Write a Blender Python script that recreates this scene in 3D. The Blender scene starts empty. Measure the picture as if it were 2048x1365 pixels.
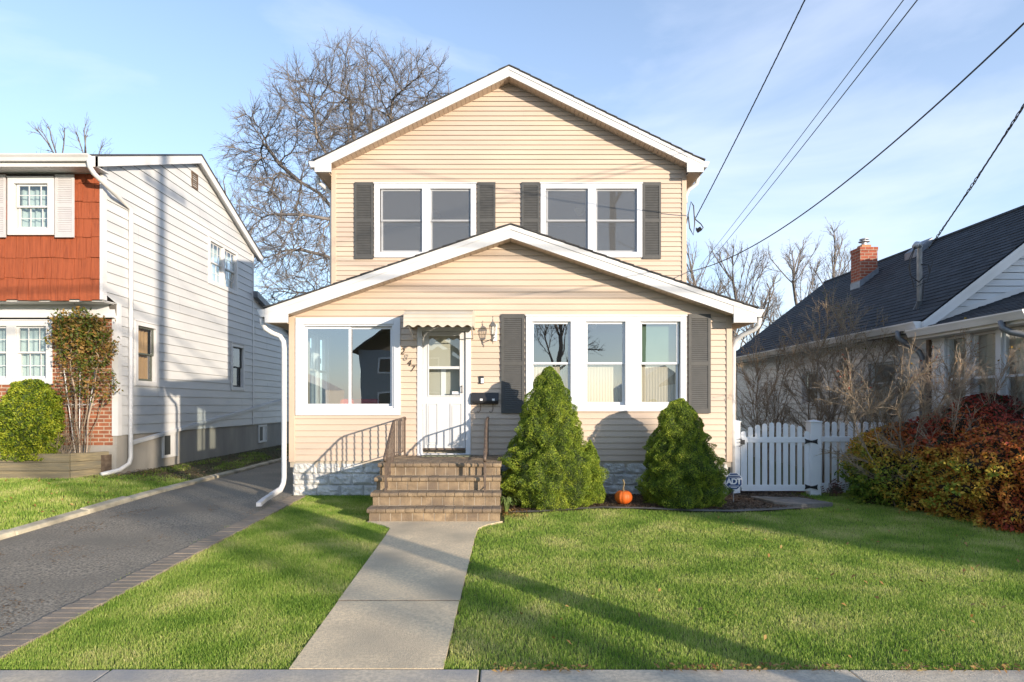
import bpy, math, random
import numpy as np
from mathutils import Vector, Matrix, noise
random.seed(7); RNG = np.random.default_rng(7)
C = bpy.context.scene.collection
PI = math.pi
F = 1250.0; VX = 1005.0; VY = 809.0; CZ = 1.52      # focal length in photo pixels, vanishing point, eye height
def PX(x, d): return (x - VX) * d / F               # photo column at depth d -> metres
def PZ(y, d): return CZ + (VY - y) * d / F          # photo row at depth d -> height

# ------------------------------------------------------------------ helpers
ORG = {}
def thing(name, label, cat, loc=(0, 0, 0), group=None):
    o = bpy.data.objects.new(name, None); C.objects.link(o); o.location = loc
    o.empty_display_size = .2
    ORG[o.name] = Vector(loc); o['label'] = label; o['category'] = cat
    if group: o['group'] = group
    return o
def tag(o, label=None, cat=None, group=None, kind=None):
    if label: o['label'] = label
    if cat: o['category'] = cat
    if group: o['group'] = group
    if kind: o['kind'] = kind
    return o
def from_np(name, V, Fc, mat, parent=None, smooth=False, attr=None, loc=None, k=None, hide=False):
    """V (n,3) world coordinates; Fc list of tuples or (m,k) array"""
    V = np.asarray(V, dtype=np.float64)
    org = ORG[parent.name] if parent else Vector(loc or (0, 0, 0))
    V = V - np.array(org)
    me = bpy.data.meshes.new(name)
    if isinstance(Fc, np.ndarray):
        m, kk = Fc.shape
        me.vertices.add(len(V)); me.vertices.foreach_set('co', V.astype(np.float32).ravel())
        me.loops.add(m * kk); me.loops.foreach_set('vertex_index', Fc.astype(np.int32).ravel())
        me.polygons.add(m); me.polygons.foreach_set('loop_start', np.arange(0, m * kk, kk, dtype=np.int32))
        try: me.polygons.foreach_set('loop_total', np.full(m, kk, dtype=np.int32))
        except Exception: pass
        me.update(calc_edges=True)
    else:
        me.from_pydata([tuple(v) for v in V], [], Fc); me.update()
    if smooth: me.polygons.foreach_set('use_smooth', [True] * len(me.polygons))
    if attr is not None:
        a = me.attributes.new('tone', 'FLOAT', 'POINT'); a.data.foreach_set('value', np.asarray(attr, dtype=np.float32))
    me.materials.append(mat)
    o = bpy.data.objects.new(name, me); C.objects.link(o)
    if parent: o.parent = parent
    else: o.location = org
    ORG[o.name] = org
    return o
class MB:
    def __init__(s, T=None): s.v = []; s.f = []; s.T = T or (lambda u, n, z: (u, n, z))
    def flip(s):
        o = Vector(s.T(0, 0, 0)); a, b, c = (Vector(s.T(*e)) - o for e in ((1, 0, 0), (0, 1, 0), (0, 0, 1)))
        return a.cross(b).dot(c) < 0
    def add(s, vs, fs):
        b = len(s.v); s.v += [s.T(*p) for p in vs]; fl = s.flip()
        s.f += [tuple(b + i for i in (f[::-1] if fl else f)) for f in fs]
        return s
    def quad(s, a, b, c, d): return s.add([a, b, c, d], [(0, 1, 2, 3)])
    def box(s, x0, x1, y0, y1, z0, z1):
        return s.add([(x0, y0, z0), (x1, y0, z0), (x1, y1, z0), (x0, y1, z0), (x0, y0, z1), (x1, y0, z1), (x1, y1, z1), (x0, y1, z1)],
                     [(0, 3, 2, 1), (4, 5, 6, 7), (0, 1, 5, 4), (1, 2, 6, 5), (2, 3, 7, 6), (3, 0, 4, 7)])
    def prism(s, poly, axis, a, b):
        """poly of 2D points in the plane normal to axis, extruded from a to b"""
        n = len(poly)
        def P(p, t):
            return (t, p[0], p[1]) if axis == 0 else (p[0], t, p[1]) if axis == 1 else (p[0], p[1], t)
        return s.add([P(p, a) for p in poly] + [P(p, b) for p in poly],
                     [tuple(range(n))[::-1], tuple(range(n, 2 * n))] + [(i, (i + 1) % n, n + (i + 1) % n, n + i) for i in range(n)])
    def tube(s, pts, r, k=8, caps=True, rot=0.0, flat=1.0):
        pts = [Vector(p) for p in pts]; rs = r if isinstance(r, (list, tuple)) else [r] * len(pts)
        b = len(s.v); prev = None; n = len(pts)
        for i, p in enumerate(pts):
            d = ((pts[min(i + 1, n - 1)] - p).normalized() + (p - pts[max(i - 1, 0)]).normalized())
            d = d.normalized() if d.length > 1e-6 else Vector((0, 0, 1))
            if prev is None:
                a = Vector((1, 0, 0)) if abs(d.x) < .9 else Vector((0, 1, 0))
                prev = (a - d * a.dot(d)).normalized()
            prev = (prev - d * prev.dot(d)).normalized(); q = d.cross(prev)
            for j in range(k):
                t = 2 * PI * j / k + rot
                s.v.append(s.T(*(p + prev * (math.cos(t) * rs[i]) + q * (math.sin(t) * rs[i] * flat))))
        for i in range(n - 1):
            for j in range(k):
                s.f.append((b + i * k + j, b + i * k + (j + 1) % k, b + (i + 1) * k + (j + 1) % k, b + (i + 1) * k + j))
        if caps: s.f.append(tuple(b + j for j in range(k))[::-1]); s.f.append(tuple(b + (n - 1) * k + j for j in range(k)))
        return s
    def lathe(s, c, prof, k=16):
        b = len(s.v); n = len(prof)
        for r, z in prof:
            for j in range(k):
                t = 2 * PI * j / k; s.v.append(s.T(c[0] + r * math.cos(t), c[1] + r * math.sin(t), c[2] + z))
        for i in range(n - 1):
            for j in range(k): s.f.append((b + i * k + j, b + i * k + (j + 1) % k, b + (i + 1) * k + (j + 1) % k, b + (i + 1) * k + j))
        return s
    def build(s, name, mat, parent=None, smooth=False, loc=None, bevel=0):
        o = from_np(name, s.v, s.f, mat, parent, smooth, loc=loc)
        if bevel:
            m = o.modifiers.new('b', 'BEVEL'); m.width = bevel; m.segments = 2; m.limit_method = 'ANGLE'
        return o
# maps from wall space (u along, n outwards, z up) to the world
def front(y): return lambda u, n, z: (u, y - n, z)
def side_right(x): return lambda u, n, z: (x + n, u, z)      # a wall that faces +X
def side_left(x): return lambda u, n, z: (x - n, u, z)       # a wall that faces -X

# ------------------------------------------------------------------ materials
MATS = {}
def M(name, col=(.5, .5, .5), rough=.6, col2=None, scale=6, bump=0, bscale=60, metal=0, detail=5, lo=.35, hi=.65, spec=.5, stretch=(1, 1, 1), dirt=None, dscale=1.5):
    m = bpy.data.materials.new(name); m.use_nodes = True; MATS[name] = m
    nt = m.node_tree; N = nt.nodes; L = nt.links; b = N['Principled BSDF']
    b.inputs['Roughness'].default_value = rough; b.inputs['Metallic'].default_value = metal
    b.inputs['Specular IOR Level'].default_value = spec
    b.inputs['Base Color'].default_value = (*col, 1)
    tc = N.new('ShaderNodeTexCoord'); mp = N.new('ShaderNodeMapping'); mp.inputs['Scale'].default_value = stretch
    L.new(tc.outputs['Object'], mp.inputs['Vector'])
    out = None
    if col2:
        n = N.new('ShaderNodeTexNoise'); n.inputs['Scale'].default_value = scale; n.inputs['Detail'].default_value = detail
        L.new(mp.outputs[0], n.inputs['Vector'])
        r = N.new('ShaderNodeValToRGB'); r.color_ramp.elements[0].position = lo; r.color_ramp.elements[1].position = hi
        r.color_ramp.elements[0].color = (*col, 1); r.color_ramp.elements[1].color = (*col2, 1)
        L.new(n.outputs['Fac'], r.inputs['Fac']); out = r.outputs['Color']
    if dirt:
        n2 = N.new('ShaderNodeTexNoise'); n2.inputs['Scale'].default_value = dscale; n2.inputs['Detail'].default_value = 8
        L.new(mp.outputs[0], n2.inputs['Vector'])
        r2 = N.new('ShaderNodeValToRGB'); r2.color_ramp.elements[0].position = .42; r2.color_ramp.elements[1].position = .68
        L.new(n2.outputs['Fac'], r2.inputs['Fac'])
        mx = N.new('ShaderNodeMix'); mx.data_type = 'RGBA'; L.new(r2.outputs['Color'], mx.inputs['Factor'])
        if out: L.new(out, mx.inputs[6])
        else: mx.inputs[6].default_value = (*col, 1)
        mx.inputs[7].default_value = (*dirt, 1); out = mx.outputs[2]
    if out: L.new(out, b.inputs['Base Color'])
    if bump:
        n3 = N.new('ShaderNodeTexNoise'); n3.inputs['Scale'].default_value = bscale; n3.inputs['Detail'].default_value = 4
        L.new(mp.outputs[0], n3.inputs['Vector'])
        bp = N.new('ShaderNodeBump'); bp.inputs['Strength'].default_value = bump; bp.inputs['Distance'].default_value = .02
        L.new(n3.outputs['Fac'], bp.inputs['Height']); L.new(bp.outputs[0], b.inputs['Normal'])
    return m
def leafmat(name, stops, rough=.55, noise_scale=2.5, mixn=.45, trans=.25):
    """foliage: colour from each leaf's own random value and a slow noise; stops = [(pos,(r,g,b)),...]"""
    m = bpy.data.materials.new(name); m.use_nodes = True; nt = m.node_tree; N = nt.nodes; L = nt.links; b = N['Principled BSDF']
    a = N.new('ShaderNodeAttribute'); a.attribute_name = 'tone'
    tc = N.new('ShaderNodeTexCoord'); n = N.new('ShaderNodeTexNoise'); n.inputs['Scale'].default_value = noise_scale; n.inputs['Detail'].default_value = 4
    L.new(tc.outputs['Object'], n.inputs['Vector'])
    mr = N.new('ShaderNodeMapRange'); mr.inputs['From Min'].default_value = .3; mr.inputs['From Max'].default_value = .7; L.new(n.outputs['Fac'], mr.inputs['Value'])
    mx = N.new('ShaderNodeMix'); mx.inputs[0].default_value = mixn; L.new(a.outputs['Fac'], mx.inputs[2]); L.new(mr.outputs[0], mx.inputs[3])
    r = N.new('ShaderNodeValToRGB'); e = r.color_ramp.elements
    while len(e) < len(stops): e.new(.5)
    for i, (p, c) in enumerate(stops): e[i].position = p; e[i].color = (*c, 1)
    L.new(mx.outputs[0], r.inputs['Fac']); L.new(r.outputs['Color'], b.inputs['Base Color'])
    b.inputs['Roughness'].default_value = rough; b.inputs['Specular IOR Level'].default_value = .3
    if trans:
        t = N.new('ShaderNodeBsdfTranslucent'); L.new(r.outputs['Color'], t.inputs['Color'])
        ms = N.new('ShaderNodeMixShader'); ms.inputs[0].default_value = trans
        L.new(b.outputs[0], ms.inputs[1]); L.new(t.outputs[0], ms.inputs[2]); L.new(ms.outputs[0], N['Material Output'].inputs['Surface'])
    return m
def brickmat(name, c1, c2, mortar, bw, bh, ms=.012, uexpr='xy', off=.5, bump=.5, ns=9):
    m = bpy.data.materials.new(name); m.use_nodes = True; nt = m.node_tree; N = nt.nodes; L = nt.links; b = N['Principled BSDF']
    tc = N.new('ShaderNodeTexCoord'); sp = N.new('ShaderNodeSeparateXYZ'); L.new(tc.outputs['Object'], sp.inputs[0])
    cb = N.new('ShaderNodeCombineXYZ')
    if uexpr == 'xy':
        ad = N.new('ShaderNodeMath'); ad.operation = 'ADD'; L.new(sp.outputs[0], ad.inputs[0]); L.new(sp.outputs[1], ad.inputs[1]); L.new(ad.outputs[0], cb.inputs[0]); L.new(sp.outputs[2], cb.inputs[1])
    elif uexpr == 'roofx':                      # slope runs along x, courses along y
        mu = N.new('ShaderNodeMath'); mu.operation = 'MULTIPLY'; mu.inputs[1].default_value = 1.27
        L.new(sp.outputs[0], mu.inputs[0]); L.new(mu.outputs[0], cb.inputs[1]); L.new(sp.outputs[1], cb.inputs[0])
    else:                                       # slope along y
        L.new(sp.outputs[0], cb.inputs[0]); L.new(sp.outputs[1], cb.inputs[1])
    bt = N.new('ShaderNodeTexBrick'); bt.inputs['Scale'].default_value = 1; bt.inputs['Brick Width'].default_value = bw; bt.inputs['Row Height'].default_value = bh
    bt.inputs['Mortar Size'].default_value = ms; bt.inputs['Color1'].default_value = (*c1, 1); bt.inputs['Color2'].default_value = (*c2, 1); bt.inputs['Mortar'].default_value = (*mortar, 1); bt.offset = off
    bt.inputs['Bias'].default_value = -.1
    L.new(cb.outputs[0], bt.inputs['Vector'])
    n = N.new('ShaderNodeTexNoise'); n.inputs['Scale'].default_value = ns; n.inputs['Detail'].default_value = 6; L.new(tc.outputs['Object'], n.inputs['Vector'])
    hs = N.new('ShaderNodeHueSaturation'); mr = N.new('ShaderNodeMapRange'); mr.inputs['To Min'].default_value = .55; mr.inputs['To Max'].default_value = 1.45; L.new(n.outputs['Fac'], mr.inputs['Value'])
    L.new(mr.outputs[0], hs.inputs['Value']); L.new(bt.outputs['Color'], hs.inputs['Color']); L.new(hs.outputs[0], b.inputs['Base Color'])
    b.inputs['Roughness'].default_value = .85
    inv = N.new('ShaderNodeMath'); inv.operation = 'SUBTRACT'; inv.inputs[0].default_value = 1; L.new(bt.outputs['Fac'], inv.inputs[1])
    ad2 = N.new('ShaderNodeMath'); ad2.operation = 'MULTIPLY_ADD'; ad2.inputs[1].default_value = .35; L.new(n.outputs['Fac'], ad2.inputs[0]); L.new(inv.outputs[0], ad2.inputs[2])
    bp = N.new('ShaderNodeBump'); bp.inputs['Strength'].default_value = bump; bp.inputs['Distance'].default_value = .008
    L.new(ad2.outputs[0], bp.inputs['Height']); L.new(bp.outputs[0], b.inputs['Normal'])
    return m
def glassmat(name, refl=.3, tint=(.9, .95, .95), rough=0.0):
    m = bpy.data.materials.new(name); m.use_nodes = True; nt = m.node_tree; N = nt.nodes; L = nt.links
    N.remove(N['Principled BSDF']); t = N.new('ShaderNodeBsdfTransparent'); t.inputs[0].default_value = (*tint, 1)
    g = N.new('ShaderNodeBsdfGlossy'); g.inputs['Roughness'].default_value = rough; g.inputs[0].default_value = (.95, .97, 1, 1)
    fr = N.new('ShaderNodeFresnel'); ge = N.new('ShaderNodeNewGeometry'); io = N.new('ShaderNodeMath'); io.operation = 'MULTIPLY_ADD'; io.inputs[1].default_value = -.83333; io.inputs[2].default_value = 1.5; L.new(ge.outputs['Backfacing'], io.inputs[0]); L.new(io.outputs[0], fr.inputs['IOR'])
    ma = N.new('ShaderNodeMath'); ma.operation = 'ADD'; ma.use_clamp = True; ma.inputs[1].default_value = refl; L.new(fr.outputs[0], ma.inputs[0])
    # gentle waviness of real panes
    tc = N.new('ShaderNodeTexCoord'); n = N.new('ShaderNodeTexNoise'); n.inputs['Scale'].default_value = 1.3; n.inputs['Detail'].default_value = 1; L.new(tc.outputs['Object'], n.inputs['Vector'])
    bp = N.new('ShaderNodeBump'); bp.inputs['Strength'].default_value = .08; bp.inputs['Distance'].default_value = .02; L.new(n.outputs['Fac'], bp.inputs['Height']); L.new(bp.outputs[0], g.inputs['Normal'])
    mx = N.new('ShaderNodeMixShader'); L.new(ma.outputs[0], mx.inputs[0]); L.new(t.outputs[0], mx.inputs[1]); L.new(g.outputs[0], mx.inputs[2])
    L.new(mx.outputs[0], N['Material Output'].inputs['Surface']); return m
def veilmat(name, col, alpha):
    """woven cloth or insect screen: part of the light passes through the weave"""
    m = bpy.data.materials.new(name); m.use_nodes = True; nt = m.node_tree; N = nt.nodes; L = nt.links; b = N['Principled BSDF']
    b.inputs['Base Color'].default_value = (*col, 1); b.inputs['Roughness'].default_value = .9
    t = N.new('ShaderNodeBsdfTransparent'); mx = N.new('ShaderNodeMixShader'); mx.inputs[0].default_value = alpha
    L.new(t.outputs[0], mx.inputs[1]); L.new(b.outputs[0], mx.inputs[2]); L.new(mx.outputs[0], N['Material Output'].inputs['Surface']); return m

m_beige = M('beige_vinyl', (.54, .435, .335), .5, (.575, .47, .365), scale=2.2, bump=.06, bscale=8, dirt=(.495, .39, .31), dscale=.8, stretch=(.4, 1, 2))
m_beigesof = M('beige_soffit', (.52, .41, .31), .55)
m_white = M('white_trim', (.66, .66, .66), .42, (.62, .62, .62), scale=3, dirt=(.57, .565, .55), dscale=1.2)
m_wvinyl = M('white_vinyl', (.66, .68, .71), .38, (.63, .645, .67), scale=2)
m_fence = M('fence_vinyl', (.80, .82, .84), .35, (.76, .78, .8), scale=3)
m_shut = M('charcoal_shutter', (.057, .058, .056), .6, (.068, .068, .065), scale=9)
m_shutw = M('pale_shutter', (.47, .455, .46), .6, (.50, .49, .49), scale=6)
m_found = M('painted_block', (.66, .64, .60), .8, (.50, .50, .48), scale=3.5, bump=.35, bscale=40, dirt=(.42, .42, .41), dscale=2.5)
m_conc = M('foundation_concrete', (.42, .39, .34), .85, (.34, .32, .28), scale=2.5, bump=.2, bscale=50, dirt=(.25, .24, .22), dscale=.9, stretch=(1, 1, .35))
m_walk = M('walk_concrete', (.80, .645, .42), .88, (.53, .43, .29), scale=42, bump=.5, bscale=110, dirt=(.44, .37, .26), dscale=1.25, detail=6, lo=.3, hi=.7)
m_side = M('sidewalk_concrete', (.64, .54, .40), .85, (.45, .39, .295), scale=42, bump=.3, bscale=110, dirt=(.31, .30, .285), dscale=1.7, detail=9)
m_asph = M('asphalt', (.07, .065, .055), .85, (.40, .355, .275), scale=50, bump=.6, bscale=160, dirt=(.17, .155, .125), dscale=.9, detail=3, lo=.3, hi=.7)
m_street = M('street_asphalt', (.06, .06, .06), .9, (.08, .08, .08), scale=30, bump=.3, bscale=90)
m_soil = M('soil', (.07, .085, .025), .95, (.12, .12, .04), scale=5, bump=.6, bscale=30)
m_mulch = M('mulch_soil', (.075, .052, .036), .95, (.13, .095, .065), scale=14, bump=.8, bscale=50)
m_slab = M('grey_path', (.17, .16, .15), .9, (.24, .22, .20), scale=10, bump=.5, bscale=80, dirt=(.12, .11, .09), dscale=3)
m_roof = brickmat('asphalt_shingle', (.022, .026, .033), (.04, .045, .054), (.008, .009, .011), .3, .14, .006, 'roofx', bump=.3, ns=4)
m_rooff = M('dark_shingle', (.035, .035, .038), .9, (.06, .058, .056), scale=12, bump=.6, bscale=40)
m_brick = brickmat('red_brick', (.34, .115, .05), (.20, .07, .04), (.42, .34, .25), .215, .077, .010)
m_chim = brickmat('chimney_brick', (.33, .085, .04), (.26, .06, .03), (.36, .27, .2), .2, .075, .008)
m_red = M('red_wood_shingle', (.36, .082, .024), .8, (.24, .05, .015), scale=7, bump=.7, bscale=45, stretch=(7, 1, .5), dirt=(.37, .085, .028), dscale=2.2)
m_alum = M('white_siding', (.61, .615, .61), .45, (.57, .575, .57), scale=1.6, dirt=(.50, .51, .515), dscale=1.2, stretch=(1, .5, 2))
m_gsid = M('pale_grey_siding', (.67, .645, .61), .5, (.62, .60, .57), scale=1.5)
m_gsid2 = M('blue_grey_siding', (.58, .60, .62), .5, (.53, .55, .57), scale=1.5)
m_dark = M('dark_frame', (.03, .032, .03), .5)
m_black = M('black_metal', (.02, .02, .022), .4, spec=.5)
m_iron = M('brown_iron', (.16, .115, .085), .55, (.10, .075, .06), scale=20, metal=.3, bump=.15, bscale=80)
m_galv = M('galvanised', (.50, .51, .53), .45, (.40, .41, .43), scale=14, metal=.25)
m_lead = M('flashing', (.22, .24, .27), .5, (.16, .17, .19), scale=9, metal=.5)
m_step = M('tan_brick', (.32, .235, .145), .85, (.18, .13, .08), scale=7.5, bump=.5, bscale=60, dirt=(.155, .115, .08), dscale=3.1)
m_mortar = M('mortar', (.40, .35, .28), .95, bump=.3, bscale=90)
m_edge = M('edging_brick', (.29, .235, .175), .9, (.22, .185, .145), scale=8, bump=.5, bscale=70, dirt=(.20, .17, .13), dscale=2)
m_kerb = M('kerb_concrete', (.55, .49, .36), .9, (.40, .36, .26), scale=6, bump=.5, bscale=60, dirt=(.18, .165, .13), dscale=2)
m_timber = M('weathered_timber', (.30, .24, .135), .85, (.20, .165, .10), scale=6, bump=.5, bscale=40, stretch=(.3, 1, 6), dirt=(.14, .13, .10), dscale=2)
m_bark = M('bark', (.235, .205, .18), .9, (.12, .105, .095), scale=9, bump=.6, bscale=30)
m_twig = M('shrub_bark', (.36, .28, .19), .85, (.21, .16, .11), scale=9)
m_pale = M('pale_bark', (.45, .36, .27), .85, (.30, .22, .16), scale=9)
m_pump = M('pumpkin_skin', (.62, .13, .012), .6, (.62, .11, .008), scale=5)
m_stem = M('pumpkin_stem', (.22, .17, .09), .8)
m_cable = M('cable_rubber', (.025, .025, .028), .5)
m_wood = M('pole_wood', (.16, .12, .085), .9, (.10, .075, .055), scale=6, stretch=(6, 6, .4), bump=.5, bscale=20)
m_room = M('room_wall', (.42, .37, .30), .9); m_roomd = M('room_dark', (.12, .11, .10), .9)
m_floor = M('room_floor', (.13, .08, .045), .5)
m_redf = M('red_fabric', (.62, .03, .02), .8)
m_green = M('green_blind', (.10, .17, .12), .8, (.12, .19, .14), scale=3)
m_sheer = veilmat('sheer_curtain', (.75, .68, .56), .72)
m_screen = veilmat('insect_screen', (.20, .21, .22), .36)
m_lace = veilmat('lace_curtain', (.62, .74, .72), .6)
m_glass = glassmat('pane_glass', .10); m_glassr = glassmat('mirrored_pane_glass', .30, (.85, .92, .9)); m_glassu = glassmat('screened_glass', .12); m_glassc = glassmat('triple_pane_glass', .20, (.92, .95, .93))
m_lampg = glassmat('lantern_glass', .1, (.95, .93, .88), .1)
m_bulb = M('bulb_glass', (.85, .78, .62), .3)
m_sblue = M('sign_blue', (.012, .05, .17), .4); m_swhite = M('sign_white', (.82, .82, .82), .4)
m_mat = M('door_mat', (.20, .20, .13), .95, (.14, .15, .10), scale=30)
m_grass = leafmat('grass_blade', [(0, (.08, .16, .02)), (.30, (.20, .34, .045)), (.52, (.36, .48, .09)), (.76, (.58, .58, .21)), (1, (.78, .68, .38))], noise_scale=1.6, mixn=.5, trans=.4)
m_spruce = leafmat('spruce_needles', [(0, (.014, .032, .006)), (.28, (.07, .135, .016)), (.58, (.26, .35, .035)), (1, (.56, .58, .08))], noise_scale=5, mixn=.45, trans=.25)
m_ygreen = leafmat('yellow_green_leaf', [(0, (.025, .055, .006)), (.35, (.12, .19, .015)), (.7, (.36, .40, .03)), (1, (.58, .54, .08))], noise_scale=5)
m_rose = leafmat('climber_leaf', [(0, (.03, .06, .008)), (.4, (.10, .14, .02)), (.65, (.28, .15, .04)), (1, (.40, .28, .10))], noise_scale=4)
m_hgreen = leafmat('hedge_green_leaf', [(0, (.02, .045, .008)), (.4, (.10, .18, .02)), (.7, (.26, .30, .035)), (1, (.55, .40, .05))], noise_scale=4)
m_hred = leafmat('hedge_red_leaf', [(0, (.04, .014, .009)), (.35, (.20, .045, .025)), (.65, (.44, .07, .045)), (1, (.62, .24, .07))], noise_scale=4)
m_horange = leafmat('hedge_orange_leaf', [(0, (.04, .025, .008)), (.3, (.20, .13, .02)), (.6, (.52, .33, .04)), (.82, (.66, .28, .05)), (1, (.8, .52, .10))], noise_scale=4)
m_hmix = leafmat('hedge_mixed_leaf', [(0, (.025, .04, .01)), (.16, (.09, .18, .022)), (.32, (.28, .33, .045)), (.46, (.60, .38, .055)), (.62, (.60, .22, .045)), (.82, (.46, .08, .045)), (1, (.26, .04, .035))], mixn=0)
m_ever = leafmat('evergreen_leaf', [(0, (.015, .03, .01)), (1, (.05, .09, .02))], trans=0)
m_dead = leafmat('fallen_leaf', [(0, (.12, .06, .02)), (.5, (.32, .17, .05)), (1, (.55, .40, .14))], trans=.1)
m_chip = leafmat('bark_chip', [(0, (.04, .025, .015)), (.6, (.14, .09, .055)), (1, (.34, .25, .16))], trans=0)
m_straw = leafmat('dry_needles', [(0, (.20, .10, .03)), (1, (.55, .30, .09))], trans=0)

# ------------------------------------------------------------------ ground and setting
def gz(x, y):
    z = 0.0 if y > 10.5 else -.02 * (10.5 - y)
    if y < 3.89: z = -.1322
    if x < -6.0: z += .12 * min(1, (-6.0 - x) / 1.7)
    return z
def sheet(name, xs, ys, lift, mat, zf=gz, skip=None):
    V = [(x, y, zf(x, y) + lift) for y in ys for x in xs]; n = len(xs)
    Fq = [(j * n + i, j * n + i + 1, (j + 1) * n + i + 1, (j + 1) * n + i) for j in range(len(ys) - 1) for i in range(n - 1)]
    return tag(from_np(name, V, Fq, mat), kind='structure')
def zground(x, y): return gz(x, y) if y > .6 else -.31
xs = [-600, -150, -60, -25, -12, -7.7, -6.85, -6.0, -3.5, 0, 4, 8, 14, 30, 60, 150, 600]
sheet('ground', xs, [-600, -100, -30, -9, .58, .6, 2.2, 3.89, 5, 7, 9, 10.5, 14, 20, 30, 60, 150, 600], -.02, m_soil, zground)
sheet('street', [-300, -20, 20, 300], [-8.4, .35], .0, m_street, lambda x, y: -.305)
kb = MB(); kb.box(-300, 300, .36, .58, -.5, -.14); kb.box(-300, 300, -8.65, -8.42, -.5, -.16)
tag(kb.build('street_kerb', m_kerb), kind='structure')
# public sidewalk slabs, each with tooled joints
sb = MB(); jx = [-2.43 - 2.29 * 4 + 2.29 * i for i in range(10)]
for a, b_ in zip(jx[:-1], jx[1:]):
    sb.box(a + .006, b_ - .006, 2.35, 3.885, -.3, -.126 + random.uniform(-.004, .004))
tag(sb.build('sidewalk', m_side, bevel=.008), kind='structure')
# driveway
sheet('driveway', [-5.86, -4.7, -3.52], [3.9, 5, 6, 7, 8, 9, 10.5, 13, 16, 20, 26], -.002, m_asph)
ap = MB(); ap.box(-6.1, -3.2, .6, 2.34, -.3, -.135); tag(ap.build('driveway_apron', m_side), kind='structure')
kb = MB(); y = 3.9
while y < 24:
    L_ = random.uniform(1.0, 1.6); y1 = y + L_ - .015; dz = random.uniform(-.012, .012); dx = random.uniform(-.015, .015)
    z0, z1 = gz(-5.9, y), gz(-5.9, y1)
    kb.add([(-6.03 + dx, y, z0 - .2), (-5.85 + dx, y, z0 - .2), (-5.85 + dx, y1, z1 - .2), (-6.03 + dx, y1, z1 - .2),
            (-6.02 + dx, y, z0 + .07 + dz), (-5.88 + dx, y, z0 + .05 + dz), (-5.88 + dx, y1, z1 + .055 + dz), (-6.02 + dx, y1, z1 + .075 + dz)],
           [(0, 3, 2, 1), (4, 5, 6, 7), (0, 1, 5, 4), (1, 2, 6, 5), (2, 3, 7, 6), (3, 0, 4, 7)])
    y += L_
tag(kb.build('driveway_kerb', m_kerb, bevel=.02), kind='structure')
eb = MB(); y = 3.92
while y < 10.3:
    w = .105; z = gz(-3.4, y); dz = random.uniform(-.006, .006)
    eb.box(-3.50 + random.uniform(-.012, .008), -3.262 + random.uniform(-.008, .012), y, y + w - .004, z - .1, z + .012 + dz * .4); y += w
tag(eb.build('driveway_edging', m_edge, bevel=.003), kind='structure')
# front walk with a flare at the steps
wb = MB()
def walkseg(y0, y1, l0, r0, l1, r1):
    z0, z1 = gz(0, y0) + .006, gz(0, y1) + .006
    wb.add([(l0, y0, z0), (r0, y0, z0), (r1, y1, z1), (l1, y1, z1), (l0, y0, z0 - .1), (r0, y0, z0 - .1), (r1, y1, z1 - .1), (l1, y1, z1 - .1)],
           [(0, 1, 2, 3), (7, 6, 5, 4), (0, 4, 5, 1), (1, 5, 6, 2), (2, 6, 7, 3), (3, 7, 4, 0)])
walkseg(3.895, 5.15, -1.33, -.37, -1.355, -.358); walkseg(5.172, 7.35, -1.36, -.355, -1.40, -.33)
walkseg(7.35, 7.9, -1.40, -.33, -1.42, -.31); walkseg(7.9, 8.12, -1.42, -.31, -1.56, -.2); walkseg(8.12, 8.33, -1.56, -.2, -1.8, 0.0)
tag(wb.build('walkway', m_walk), kind='structure')
MBj = MB(); MBj.box(-1.352, -.36, 5.151, 5.171, -.2, gz(0, 5.16) + .0045); tag(MBj.build('walkway_joint', m_mulch), kind='structure')
# planting bed along the house front, grey path in front of it
bed = [(-.03, 9.02), (.3, 9.05), (.69, 9.12), (1.3, 9.36), (1.9, 9.42), (2.5, 9.3), (3.2, 9.22), (3.9, 9.35), (4.5, 9.6), (4.9, 10.1), (5.05, 10.9), (3.86, 10.9), (3.86, 10.5), (-.03, 10.5)]
def strip(name, fr, bk, lift, mat):
    V = []; n = len(fr)
    for a, b_ in zip(fr, bk): V += [(a[0], a[1], gz(*a) + lift), (b_[0], b_[1], gz(*b_) + lift)]
    return tag(from_np(name, V, [(2 * i, 2 * i + 2, 2 * i + 3, 2 * i + 1) for i in range(n - 1)], mat), kind='structure')
fr = bed[:10]; strip('planting_bed', fr, [(p[0], 10.5 if p[0] < 3.8 else 10.9) for p in fr], .004, m_mulch)
pf = [(.02, 8.90), (.5, 8.96), (1.0, 9.13), (1.5, 9.28), (2.1, 9.2), (2.7, 9.02), (3.3, 8.97), (3.9, 9.08), (4.6, 9.3)]
pk = [(.05, 9.0), (.5, 9.07), (1.0, 9.24), (1.5, 9.36), (2.1, 9.32), (2.7, 9.2), (3.3, 9.17), (3.9, 9.3), (4.6, 9.55)]
strip('garden_path', pf, pk, .012, m_slab)
sl = MB(); sl.prism([(4.0, 10.1), (4.75, 10.0), (5.0, 9.45), (4.45, 9.3), (4.15, 9.55)], 2, -.05, .035)
tag(sl.build('paving_slab', m_slab, bevel=.01), kind='structure')

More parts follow.
